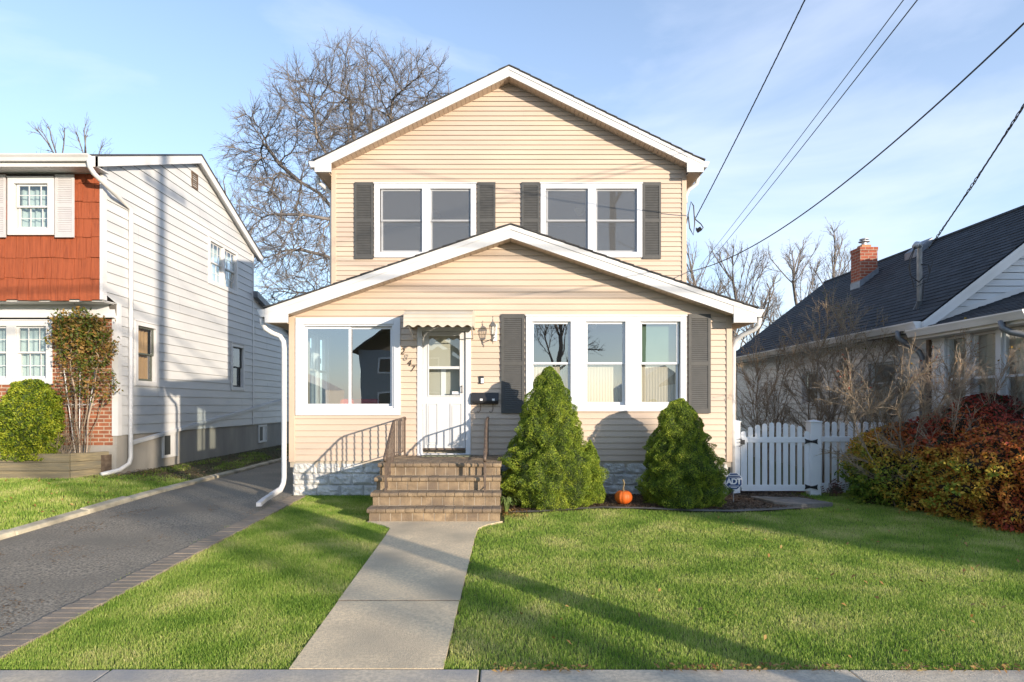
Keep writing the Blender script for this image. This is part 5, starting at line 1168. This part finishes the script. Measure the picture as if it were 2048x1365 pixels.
rt('bare tree just right of the beige upper wall, behind the looped cable', 1400, [(1392, 595, 50, 2, 85, 1, 0), (1410, 640, 45, 2, 70, .7, 0)], 30, 21, 700)
rt('tall narrow bare tree crossed by the twin wires', 1470, [(1470, 585, 66, 2.4, 82, 2, 0), (1485, 640, 60, 2, 60, 1, 0)], 33, 22, 1100)
rt('spreading bare tree left of the brick chimney', 1612, [(1590, 580, 76, 2.4, 72, 2, 0), (1550, 620, 60, 2, 50, 1, 0)], 32, 23, 1200)
rt('bare tree directly behind the brick chimney', 1680, [(1668, 560, 50, 2, 65, 1, 0)], 33, 24, 620)
rt('low brushy tree at the back edge of the dark roof', 1520, [(1515, 665, 70, 2, 55, 1, 0)], 27, 25, 700)
G_ = 'treetops above the white house roof'
rt('left one of two small bare treetops over the white house roof', 120, [(118, 345, 30, 1.5, 30, 1, 0)], 32, 26, 110, tw=1)
rt('right one of two small bare treetops over the white house roof', 172, [(172, 345, 22, 1.5, 45, 1, 0)], 32, 27, 130, tw=1)
rt('faint bare treetop behind the back slope of the white house roof', 468, [(462, 440, 30, 2, 55, 1, 0), (478, 480, 30, 2, 50, 1, 0)], 36, 28, 360, tw=1)

# bare garden shrubs between the gate and the grey house
def shrub(label, px0, d, cx, cy, rx, rz, natt, seed, ry_=.55, nst=6, group='bare shrubs behind the picket fence', mat=m_twig, rmin=.0032, leaves=None, name='bare_shrub', r0=.017, L=.62, up=.05, wob=.12, base_z=None, lean=.55):
    s = d / F; rng = np.random.default_rng(seed); b0 = (PX(px0, d), d, gz(PX(px0, d), d) if base_z is None else base_z); c = P3(cx, cy, d); pa = []
    for i in range(nst):
        a = 2 * PI * i / nst + rng.uniform(-.4, .4); k = rng.uniform(.5, 1.1); tx = c[0] + math.cos(a) * rx * s * lean * k; ty = d + math.sin(a) * ry_ * .6 * k; z1 = b0[2] + (c[2] - b0[2]) * rng.uniform(.7, 1.1); n = 5
        b = (b0[0] + math.cos(a) * .06, d + math.sin(a) * .05, b0[2] - .03)
        pa.append(([(b[0] + (tx - b[0]) * (q / n) ** 1.2 + rng.normal() * .012 * q, b[1] + (ty - b[1]) * q / n, b[2] + (z1 - b[2]) * q / n) for q in range(n + 1)], r0 * rng.uniform(.7, 1.1), r0 * .42, 1))
    lv = (leaves[0], leaves[1], leaves[2], c[2] + rz * s * .1) if leaves else None
    return fan_tree(name, label, 'shrub', b0, pa, [(c, (rx * s, ry_, rz * s))], rmin * 1.45, seed, L, group=group, mat=mat, parts=('stem', 'twigs'), cap=natt, side=.55, step=2, spray=(.24, 5, rmin * .95), up=up, wob=wob, ang=(24, 50), leaves=lv)
def leafcloud(name, P, size, mat, parent=None, elong=1.8, normals=None, tone=None, flat=.6):
    n = len(P); u = RNG.normal(size=(n, 3)); u /= np.linalg.norm(u, axis=1)[:, None]
    if normals is not None: u = u * flat + normals * (1 - flat) ; u /= np.linalg.norm(u, axis=1)[:, None]
    w = RNG.normal(size=(n, 3)); v = np.cross(u, w); v /= np.linalg.norm(v, axis=1)[:, None] + 1e-9; s = (size * RNG.uniform(.4, 1.5, n))[:, None]
    V = np.stack([P - u * s * .5, P + v * s * .5 / elong, P + u * s * .5, P - v * s * .5 / elong], 1)
    nn = np.cross(u, v) * s * .12; V[:, 1] += nn; V[:, 3] += nn
    Fc = np.arange(n)[:, None] * 4 + np.array([[0, 1, 2, 3]]); r = RNG.uniform(0, 1, n) if tone is None else tone
    return from_np(name, V.reshape(-1, 3), Fc, mat, parent, attr=np.repeat(r, 4))
shrub('bare spreading shrub just right of the beige house, leftmost behind the gate', 1535, 12.2, 1540, 742, 84, 132, 26000, 31, leaves=(90, .028, m_horange), nst=7)
shrub('densest bare shrub, behind the right gate post, a few pale leaves on top', 1640, 12.0, 1664, 720, 100, 138, 36000, 32, leaves=(420, .028, m_rose), nst=7, r0=.022, L=.85)
shrub('bare shrub in front of the grey siding between downspout and window', 1728, 11.4, 1765, 730, 90, 132, 24000, 33, leaves=(60, .03, m_rose), nst=8)
shrub('thin pale leggy shrub standing up out of the red hedge before the porch window', 1905, 9.0, 1945, 740, 105, 120, 1500, 34, ry_=.5, nst=5, group=None, mat=m_pale, leaves=(90, .03, m_horange), r0=.014, lean=.7, rmin=.0032, L=.55)
shrub('tangle of arching bare stems above the red hedge', 1800, 9.4, 1800, 790, 130, 62, 5200, 35, ry_=.6, nst=9, group=None, mat=m_twig, leaves=(120, .03, m_hred), lean=.9, up=-.03, wob=.2)
# dense shrubs: lumpy core and many small leaves
def blob(name, label, cat, base, fn, nleaf, size, mat, core_mat, group=None, elong=1.8, nu=72, nv=44, depth=.10, flat=.55, parts=('dark_core', 'foliage'), lumps=(5, .16, 14, .06), colour=None, extra=None):
    """fn(theta, t) -> (x,y,z), t 0 base..1 top, relative to base"""
    t_ = thing(name, label, cat, base, group); bx, by, bz = base
    def surf(th, t, k=1.0):
        x, y, z = fn(th, t); c = fn(th + PI, t); mx, my = (x + c[0]) / 2, (y + c[1]) / 2; v = Vector((x * lumps[0], y * lumps[0], z * lumps[0] + by)); v2 = Vector((x * lumps[2], y * lumps[2], z * lumps[2] + bx))
        q = k * (1 + lumps[1] * noise.noise(v) + lumps[3] * noise.noise(v2) * 1.6)
        return (mx + (x - mx) * q + bx, my + (y - my) * q + by, z + bz + .03 * noise.noise(v2))
    V = []; Fq = []
    for j in range(nv + 1):
        for i in range(nu): V.append(surf(2 * PI * i / nu, j / nv, .80))
    for j in range(nv):
        for i in range(nu): Fq.append((j * nu + i, j * nu + (i + 1) % nu, (j + 1) * nu + (i + 1) % nu, (j + 1) * nu + i))
    from_np(parts[0], V, Fq, core_mat, t_, smooth=True)  # solid dark core added under the leaves, standing in for the shaded depth
    P = []; Nn = []; Rr = []
    # area-uniform sampling by rejection on the local radius
    rm = max(math.hypot(*[a - b for a, b in zip(fn(0, t)[:2], fn(PI, t)[:2])]) for t in (0, .1, .2, .3, .5, .7))
    while len(P) < nleaf:
        t = random.random(); th = random.uniform(0, 2 * PI); w = math.hypot(*[a - b for a, b in zip(fn(th, t)[:2], fn(th + PI, t)[:2])])
        if random.random() > w / rm + .03: continue
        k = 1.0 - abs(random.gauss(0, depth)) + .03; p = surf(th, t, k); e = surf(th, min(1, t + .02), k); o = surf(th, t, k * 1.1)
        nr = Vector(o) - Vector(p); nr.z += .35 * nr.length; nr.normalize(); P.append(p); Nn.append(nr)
        r = random.betavariate(2, 2) - (1 - k) * 1.2  # deeper leaves get a darker tone: self-shade painted into the foliage
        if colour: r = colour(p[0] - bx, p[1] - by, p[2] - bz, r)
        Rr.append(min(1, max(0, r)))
    leafcloud(parts[1], np.array(P), size, mat, t_, elong, np.array([tuple(n) for n in Nn]), np.array(Rr), flat)
    return t_
m_core = M('foliage_core', (.03, .05, .012), .9, (.05, .075, .015), scale=9)
m_coreh = M('hedge_core', (.035, .022, .012), .95)
def cone(r0, h, pw=.75, lean=(0, 0), bulge=None):
    def f(th, t):
        r = r0 * ((1 - t) ** pw) * (1 - .22 * max(0, .14 - t) / .14)
        if bulge: r *= 1 + bulge(th, t)
        return (r * math.cos(th) + lean[0] * t, r * .92 * math.sin(th) + lean[1] * t, h * t)
    return f
s1 = (PX(1103, 9.66), 9.66, -.02)
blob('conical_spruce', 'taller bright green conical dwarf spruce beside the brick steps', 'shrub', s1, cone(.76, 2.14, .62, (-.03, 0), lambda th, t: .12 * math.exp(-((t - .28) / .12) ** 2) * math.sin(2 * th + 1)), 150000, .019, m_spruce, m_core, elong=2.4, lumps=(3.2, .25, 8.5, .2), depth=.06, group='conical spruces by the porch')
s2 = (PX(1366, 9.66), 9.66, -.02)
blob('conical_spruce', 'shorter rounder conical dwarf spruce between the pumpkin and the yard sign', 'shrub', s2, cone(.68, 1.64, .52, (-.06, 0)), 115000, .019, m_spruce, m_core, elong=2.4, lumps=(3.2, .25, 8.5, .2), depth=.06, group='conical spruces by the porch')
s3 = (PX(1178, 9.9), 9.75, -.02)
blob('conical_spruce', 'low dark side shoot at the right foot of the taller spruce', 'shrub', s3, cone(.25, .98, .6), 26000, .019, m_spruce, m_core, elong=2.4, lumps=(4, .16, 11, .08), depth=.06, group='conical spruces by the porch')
def dome(rx, ry, h, pw=.5, sk=0):
    def f(th, t):
        r = math.sqrt(max(0, 1 - ((t - .38) / .62) ** 2)) ** .75 if t > .38 else (.80 + .2 * t / .38)
        return (rx * r * math.cos(th), ry * r * math.sin(th), h * t)
    return f
yb = (PX(50, 11.9), 12.05, .45)
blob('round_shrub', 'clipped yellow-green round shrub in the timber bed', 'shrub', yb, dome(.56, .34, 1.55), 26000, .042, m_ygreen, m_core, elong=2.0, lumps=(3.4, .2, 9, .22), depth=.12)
# the climber on the brick wall: stems, trellis, leaf mass
cl = thing('climbing_rose', 'leggy climbing rose with brown and green leaves against the brick wall', 'climber', (PX(160, 12.3), 12.25, .45))
rng = np.random.default_rng(5); starts = []
for i in range(9):
    x0_ = PX(155 + 3 * i - 6, 12.25); tx = PX(112 + 13 * i + random.uniform(-10, 10), 12.25); z1 = PZ(790 - (i % 4) * 22, 12.25); n = 12
    starts.append([(x0_ + (tx - x0_) * (k / n) ** 1.5, 12.25 + .02 * (i % 3) + .03 * math.sin(k), .45 + (z1 - .45) * k / n) for k in range(n + 1)])
att = np.concatenate([ellips(450, P3(160, 670, 12.25), (.62, .14, .52), rng), ellips(420, P3(170, 770, 12.25), (.66, .12, .62), rng), ellips(60, P3(205, 720, 12.25), (.3, .1, .9), rng)])
att[:, 1] = np.clip(att[:, 1], 12.0, 12.42)
nodes, par = grow(att, starts, .07, .7, .09, seed=5, jitter=.3); (V1, F1), (V2, F2), nd, pr, r = tree_mesh(nodes, par, .004, rmax=.018, pw=2.5, twig=(.14, 1, .0035), seed=5)
from_np('stem', V1, F1, m_pale, cl); from_np('twigs', V2, F2, m_twig, cl)
cand = nodes[(r < .008) & (nodes[:, 2] > PZ(800, 12.25))]; top = cand[cand[:, 2] > PZ(735, 12.25)]; cand = np.concatenate([cand, top, top])
leafcloud('foliage', cand[RNG.integers(0, len(cand), 5200)] + RNG.normal(size=(5200, 3)) * [.06, .05, .06], .062, m_rose, cl, 2.0)
for px_ in (128, 160, 190):
    MB().tube([(PX(158 + (px_ - 158) * .25, 12.38), 12.38, .5), (PX(px_, 12.38), 12.38, PZ(690 if px_ in (112, 203) else 740, 12.38))], .011, 4).build('trellis_slat', m_white, cl)
MB().tube([(PX(128, 12.37), 12.37, PZ(810, 12.37)), (PX(190, 12.37), 12.37, PZ(810, 12.37))], .01, 4).build('trellis_slat', m_white, cl)
MB().tube([(PX(115, 12.37), 12.37, PZ(723, 12.37)), (PX(214, 12.37), 12.37, PZ(723, 12.37))], .01, 4).build('trellis_slat', m_white, cl)
b0 = (PX(125, 12.15), 12.15, .42)
fan_tree('dry_shrub', 'low dry brown twiggy plant between the round shrub and the climber', 'shrub', b0, [([(b0[0] + .03 * i, 12.15, .42), (b0[0] + .06 * i, 12.15, .55), (b0[0] + .1 * i, 12.14, .72)], .009, .005, 0) for i in (-3, -2, -1, 0, 1, 2, 3)],
         [((b0[0], 12.15, .95), (.36, .2, .5))], .0026, 44, .3, spray=(.1, 2, .002), mat=m_twig, parts=('stem', 'twigs'), cap=4500, side=.5, wob=.16, step=2)
# the coloured hedge on the right
def mound(rx, ry, h):
    def f(th, t):
        r = math.sqrt(max(0, 1 - ((t - .35) / .65) ** 2)) ** 1.15 if t > .35 else (.86 + .14 * t / .35)
        return (rx * r * math.cos(th), ry * r * math.sin(th), h * t)
    return f
G_ = 'hedge shrubs along the right edge of the lawn'
def hcol(x0_, y0_):
    def f(x, y, z, r):
        X = x + x0_; n = noise.noise(Vector((X * 1.1, (y + y0_) * 1.1, z * 1.3))) * .5 + noise.noise(Vector((X * 5, (y + y0_) * 5, z * 5))) * .22
        return .30 + .52 * min(.62, max(0, X - 5.75)) + .36 * max(0, z - .8) + n * .55 + (r - .5) * .30 if r > .1 else .02  # low values, mostly inner leaves, go near black: painted shade in the gaps
    return f
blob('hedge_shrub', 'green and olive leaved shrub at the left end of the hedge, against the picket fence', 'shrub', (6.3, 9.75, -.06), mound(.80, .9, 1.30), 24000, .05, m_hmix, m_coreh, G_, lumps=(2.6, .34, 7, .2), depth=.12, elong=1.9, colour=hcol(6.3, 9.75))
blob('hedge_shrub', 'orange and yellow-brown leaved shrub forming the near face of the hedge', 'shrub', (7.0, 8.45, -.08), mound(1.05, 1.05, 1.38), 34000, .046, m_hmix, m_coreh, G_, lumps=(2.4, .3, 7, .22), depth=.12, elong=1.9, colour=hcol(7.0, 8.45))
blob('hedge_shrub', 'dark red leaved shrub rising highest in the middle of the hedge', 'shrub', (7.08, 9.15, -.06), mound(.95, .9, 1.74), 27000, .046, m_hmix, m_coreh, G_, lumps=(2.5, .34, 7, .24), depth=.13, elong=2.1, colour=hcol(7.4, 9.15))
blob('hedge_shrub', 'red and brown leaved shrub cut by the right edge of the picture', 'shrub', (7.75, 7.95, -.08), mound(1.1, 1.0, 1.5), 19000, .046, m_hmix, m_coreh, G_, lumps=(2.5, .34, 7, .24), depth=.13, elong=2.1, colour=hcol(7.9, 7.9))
# tufts of liriope by the steps and by the fence
def tuft(px, d, n, h, label):
    x0_, y0_ = PX(px, d), d; m_ = MB(); P = []
    vs = []
    b = MB()
    for i in range(n):
        a = random.uniform(0, 2 * PI); l = h * random.uniform(.6, 1.2); s_ = random.uniform(.2, .9) * l; w = .004
        p = [(x0_ + math.cos(a) * .02, y0_ + math.sin(a) * .02, gz(x0_, y0_)), (x0_ + math.cos(a) * s_ * .4, y0_ + math.sin(a) * s_ * .4, l * .7), (x0_ + math.cos(a) * s_ * .9, y0_ + math.sin(a) * s_ * .9, l * .75), (x0_ + math.cos(a) * s_ * 1.2, y0_ + math.sin(a) * s_ * 1.2, l * .55)]
        q = (-math.sin(a) * w, math.cos(a) * w)
        for u, v in zip(p[:-1], p[1:]): b.quad((u[0] - q[0], u[1] - q[1], u[2]), (u[0] + q[0], u[1] + q[1], u[2]), (v[0] + q[0] * .6, v[1] + q[1] * .6, v[2]), (v[0] - q[0] * .6, v[1] - q[1] * .6, v[2]))
    tag(b.build('grass_tuft', M('tuft_green', (.08, .15, .03), .6, (.16, .2, .05), scale=30), loc=(x0_, y0_, 0)), label, 'plant')
tuft(1012, 8.9, 70, .24, 'arching grassy tuft beside the right foot of the brick steps')
wd = MB()
for i in range(26):
    x0_ = PX(1655 + random.uniform(-12, 25), 10.35); z0 = 0; a = random.uniform(-.3, .3); h = random.uniform(.1, .3); wd.tube([(x0_, 10.35, z0), (x0_ + a * h, 10.33, h)], .003, 3, caps=False)
    for k in range(4): zz = h * (.3 + .2 * k); wd.quad((x0_ + a * zz, 10.33, zz), (x0_ + a * zz + .03, 10.31, zz + .012), (x0_ + a * zz + .045, 10.32, zz + .03), (x0_ + a * zz + .015, 10.33, zz + .02))
tag(wd.build('weed_plant', M('weed_dark', (.05, .055, .03), .7, (.14, .04, .03), scale=12), loc=(PX(1660, 10.35), 10.35, 0)), 'small dark leafy weeds growing at the foot of the picket fence', 'plant')

# ------------------------------------------------------------------ utility pole, cables
PXp, PYp = 4.45, 1.05
up = thing('utility_pole', 'wooden utility pole on the verge carrying the overhead wires', 'utility pole', (PXp, PYp, -.14))
MB().tube([(PXp, PYp, -.3), (PXp, PYp, 5), (PXp, PYp, 11.6)], [.16, .145, .11], 14).build('pole', m_wood, up, smooth=True)
MB().box(PXp + .12, PXp + .22, PYp - .85, PYp + .85, 9.75, 9.87).build('crossarm', m_wood, up)
for k in (-.75, -.25, .35, .75): MB().lathe((PXp + .17, PYp + k, 9.87), [(.02, 0), (.05, .03), (.03, .07), (.05, .1), (.0, .16)], 8).build('insulator', m_galv, up)
MB().lathe((PXp - .02, PYp - .48, 4.25), [(0, 0), (.29, .0), (.3, .05), (.3, .9), (.27, .97), (0, 1.0)], 18).build('equipment_can', m_galv, up)
MB().box(PXp - .04, PXp + .04, PYp - .3, PYp, 4.4, 4.5).build('bracket', m_galv, up)
def wire(name, label, a, b, sag, r=.009, n=40, group='overhead wires', twist=None, over=None):
    pts = []
    for i in range(n + 1):
        t = i / n; p = [a[k] + (b[k] - a[k]) * t for k in range(3)]; p[2] -= sag * 4 * t * (1 - t); pts.append(tuple(p))
    m_ = MB(); r *= .68 if r < .02 else 1
    if twist:
        for ph in range(3):
            q = []
            for i, p in enumerate(pts):
                L2 = i / n * math.dist(a, b); w = twist * (1 + (over(L2) if over else 0)); q.append((p[0] + w * math.cos(L2 * 14 + ph * 2.1), p[1], p[2] + w * math.sin(L2 * 14 + ph * 2.1)))
            m_.tube(q, r * .62, 5)
    else: m_.tube(pts, r, 6)
    o = m_.build(name, m_cable, loc=a); return tag(o, label, 'wire', group)
def rel(z): return z + CZ
wire('service_cable', 'black cable sagging to the loops on the right corner of the beige house', (hx, hy, hz), (PXp, PYp, rel(9.3)), .3, .014, n=160, twist=.006)
wire('overhead_wire', 'left wire of the close pair crossing the sky', (9.45, 30, rel(6.6)), (PXp, PYp, rel(5.75)), .12, .012)
wire('overhead_wire', 'right wire of the close pair crossing the sky', (9.62, 30, rel(6.45)), (PXp + .13, PYp, rel(5.7)), .12, .014)
wire('overhead_wire', 'long low wire sagging from the right edge behind the bare trees to the beige wall', (3.88, 13.2, rel(2.79)), (PXp + .1, PYp, rel(4.57)), .9, .012)
wire('service_cable', 'twisted cable reaching the metal mast on the dark roof', (mx_ + .12, my_ - .06, zt + .0 - .28 if False else PZ(500, 11.2)), (PXp, PYp, rel(6.7)), .3, .016, n=220, twist=.0065, over=lambda L2: 1.8 * math.exp(-((L2 - 2.0) / .25) ** 2) + 1.5 * math.exp(-((L2 - .5) / .3) ** 2) + 1.2 * math.exp(-((L2 - 3.4) / .3) ** 2))
wire('overhead_wire', 'thin wire drooping across the dark shingle roof to the porch wall', (7.22, 10.3, PZ(683, 10.3)), (12.5, 9.0, rel(3.6)), .12, .006)
for z_, rr, lab in ((6.05, .035, 'lowest thick cable strung along the street'), (6.65, .028, 'middle thick cable strung along the street')):
    wire('street_cable', lab, (-40, PYp + .02, z_ + .35), (PXp, PYp + .02, z_), .5, rr); wire('street_cable', lab + ', section beyond the pole', (PXp, PYp + .02, z_), (46, PYp + .02, z_ - .1), .5, rr)

# ------------------------------------------------------------------ the far side of the street (seen mirrored in the panes, casts the evening shade)
def evergreen(x, y, r, h, label, n=5200):
    blob('evergreen_tree', label, 'tree', (x, y, -.3), (lambda th, t: (r * ((1 - t) ** .6) * math.cos(th), r * ((1 - t) ** .6) * math.sin(th), h * (.06 + .94 * t))), n, .34, m_ever, m_core, 'evergreens across the street', lumps=(1.1, .22, 3, .12), depth=.1, nu=36, nv=24, parts=('dark_core', 'crown'))
evergreen(21.2, -10, 1.8, 6.75, 'small evergreen across the street, shading the foot of the porch')
for x, h in ((25.2, 7.4), (29.6, 12.8), (34, 11.2), (39, 12)): evergreen(x, -10 - (x % 3), 2.4, h, 'tall evergreen in the row across the street', 5200)
def street_tree(x, y, h, rx, label, seed, cap=9000):
    b0 = (x, y, -.3); pts = [(x + .15 * math.sin(i * 1.3 + seed), y + .1 * math.cos(i), -.3 + h * .75 * i / 8) for i in range(9)]
    fan_tree('bare_tree', label, 'tree', b0, [(pts, .24, .07, 3)], [((x, y, h * .62), (rx, rx, h * .4))],   .02, seed, 2.0, cap=cap, side=.48, step=2, wob=.1, spray=(.7, 2, .012), group='bare street trees across the road')
street_tree(3.4, -17, 11, 4.2, 'bare street tree across the road opposite the front walk', 51)
street_tree(16.5, -13, 9.5, 3, 'bare street tree across the road to the right', 52, 3500)
street_tree(-15, -12, 10.5, 3.6, 'bare street tree across the road to the left', 53, 6000)
def far_house(x0, x1, y0, z_e, z_r, wallm, label, lab2=None):
    h = thing('house', label, 'house', ((x0 + x1) / 2, y0, -.2), 'houses across the street'); xc = (x0 + x1) / 2
    b = MB(); siding(b, lambda u, n, z: (u, y0 + n, z), .4, z_e, .2, lambda z: (x0, x1), [], dep=.02); b.box(x0, x1, y0 - 8, y0 - .01, -.3, z_e - .01)
    b.prism([(x0, z_e), (x1, z_e), (xc, z_r)], 1, y0 - 8, y0); b.build('wall', wallm, h)
    b = MB()
    for s in (-1, 1): xe = xc + s * ((x1 - x0) / 2 + .4); ze = z_e - .3; b.prism([(xc, z_r + .05), (xe, ze + .05), (xe, ze + .2), (xc, z_r + .22)], 1, y0 - 8.4, y0 + .4)
    b.build('roof', m_rooff, h)
    for fx_ in (.2, .68):
        for zz in ((1.0, 2.3), (3.6, 4.7)):
            if zz[1] > z_e: continue
            w0 = x0 + (x1 - x0) * fx_; b = MB(); b.box(w0, w0 + 1.2, y0, y0 + .05, zz[0], zz[1]); w = b.build('window', m_white, h); MB().box(w0 + .1, w0 + 1.1, y0 + .05, y0 + .06, zz[0] + .1, zz[1] - .1).build('pane', m_dark, w)
far_house(-27, -18.5, -22, 3.0, 5.2, M('far_cream', (.62, .58, .5), .7), 'cream low house across the street')
far_house(-9.6, -3.4, -21, 5.2, 7.4, M('far_grey', (.2, .23, .25), .7), 'dark grey two-storey house across the street')
far_house(13.5, 21, -23, 3.2, 5.8, M('far_white', (.7, .7, .68), .7), 'white low house across the street')

# furniture glimpsed through the sliding window
ch = thing('armchair', 'red armchair seen through the sliding picture window', 'armchair', (PX(722, 11.6), 11.6, .6))
ax_ = PX(722, 11.6)
b = MB(); b.box(ax_ - .36, ax_ + .36, 11.42, 11.6, .85, 1.62); b.build('backrest', m_redf, ch, bevel=.06)
b = MB(); b.box(ax_ - .34, ax_ + .34, 11.6, 12.2, .72, 1.05); b.build('seat', m_redf, ch, bevel=.05)
for s in (-1, 1): b = MB(); b.box(*sorted((ax_ + s * .34, ax_ + s * .48)), 11.5, 12.2, .7, 1.32); b.build('armrest', m_redf, ch, bevel=.05)
for sx_ in (-1, 1):
    for yy in (11.52, 12.15): MB().box(ax_ + sx_ * .4 - .025, ax_ + sx_ * .4 + .025, yy - .025, yy + .025, .6, .72).build('leg', m_dark, ch)
def pendant(x, y, z, r, top, label):
    t = thing('pendant_lamp', label, 'lamp', (x, y, z)); MB().lathe((x, y, z), [(0, -r), (r * .6, -r * .8), (r, 0), (r * .8, r * .5), (.02, r * .9)], 14).build('globe', m_bulb, t, smooth=True); MB().tube([(x, y, z + r * .8), (x, y, top)], .006, 5).build('cord', m_dark, t)
pendant(PX(1188, 11.6), 11.6, PZ(652, 11.6), .06, 3.13, 'small bulb lamp seen in the middle pane of the triple window')
pendant(PX(1160, 15), 15, PZ(420, 15), .14, 6.19, 'round ceiling globe seen in the right upstairs window')
pendant(PX(870, 15), 15, PZ(432, 15), .14, 6.19, 'round ceiling globe seen in the left upstairs window')

# ------------------------------------------------------------------ sky, sun, camera
sun_dir = Vector((.93, -1, .258)).normalized(); elev = math.asin(sun_dir.z)
sd = bpy.data.lights.new('sun', 'SUN'); sd.energy = 3.3; sd.angle = math.radians(.7); sd.color = (1.0, .85, .68)
so = bpy.data.objects.new('sun', sd); C.objects.link(so); so.rotation_euler = (-sun_dir).to_track_quat('-Z', 'Y').to_euler()
W = bpy.data.worlds.new('World'); bpy.context.scene.world = W; W.use_nodes = True; nt = W.node_tree; N = nt.nodes; Lk = nt.links; bg = N['Background']
sk = N.new('ShaderNodeTexSky'); sk.sky_type = 'NISHITA'; sk.sun_disc = False; sk.sun_elevation = elev; sk.sun_rotation = math.atan2(sun_dir.x, sun_dir.y); sk.air_density = 1.0; sk.dust_density = .4; sk.ozone_density = 3.0
tc = N.new('ShaderNodeTexCoord'); mp = N.new('ShaderNodeMapping'); mp.inputs['Scale'].default_value = (1.3, 1.3, 4.2); mp.inputs['Rotation'].default_value = (.0, .05, .3); mp.inputs['Location'].default_value = (2.1, .2, .7)
Lk.new(tc.outputs['Generated'], mp.inputs['Vector']); nz = N.new('ShaderNodeTexNoise'); nz.inputs['Scale'].default_value = 1.5; nz.inputs['Detail'].default_value = 7; nz.inputs['Roughness'].default_value = .52; nz.inputs['Distortion'].default_value = .5; Lk.new(mp.outputs[0], nz.inputs['Vector'])
cr = N.new('ShaderNodeValToRGB'); cr.color_ramp.elements[0].position = .50; cr.color_ramp.elements[1].position = .80; Lk.new(nz.outputs['Fac'], cr.inputs['Fac'])
mul = N.new('ShaderNodeMath'); mul.operation = 'MULTIPLY_ADD'; mul.inputs[1].default_value = .42; mul.inputs[2].default_value = .08; Lk.new(cr.outputs['Color'], mul.inputs[0])
sz = N.new('ShaderNodeSeparateXYZ'); Lk.new(tc.outputs['Generated'], sz.inputs[0]); hz = N.new('ShaderNodeMapRange'); hz.inputs['From Min'].default_value = .02; hz.inputs['From Max'].default_value = .7; hz.inputs['To Min'].default_value = .36; hz.inputs['To Max'].default_value = 0; Lk.new(sz.outputs[2], hz.inputs['Value'])
ad = N.new('ShaderNodeMath'); ad.operation = 'ADD'; ad.use_clamp = True; Lk.new(mul.outputs[0], ad.inputs[0]); Lk.new(hz.outputs[0], ad.inputs[1])
mx = N.new('ShaderNodeMix'); mx.data_type = 'RGBA'; Lk.new(ad.outputs[0], mx.inputs['Factor']); Lk.new(sk.outputs[0], mx.inputs[6]); mx.inputs[7].default_value = (3.6, 3.8, 4.45, 1)
Lk.new(mx.outputs[2], bg.inputs['Color']); bg.inputs['Strength'].default_value = .15
cd = bpy.data.cameras.new('camera'); cam = bpy.data.objects.new('camera', cd); C.objects.link(cam); cam.location = (0, 0, CZ); cam.rotation_euler = (PI / 2, 0, 0)
cd.sensor_width = 36; cd.lens = 36 * F / 2048; cd.shift_x = (1024 - VX) / 2048; cd.shift_y = (VY - 682.5) / 2048; cd.clip_end = 2000; cd.clip_start = .05
sc = bpy.context.scene; sc.camera = cam
sc.view_settings.view_transform = 'Standard'; sc.view_settings.look = 'None'; sc.view_settings.exposure = 1.2; sc.view_settings.gamma = 1
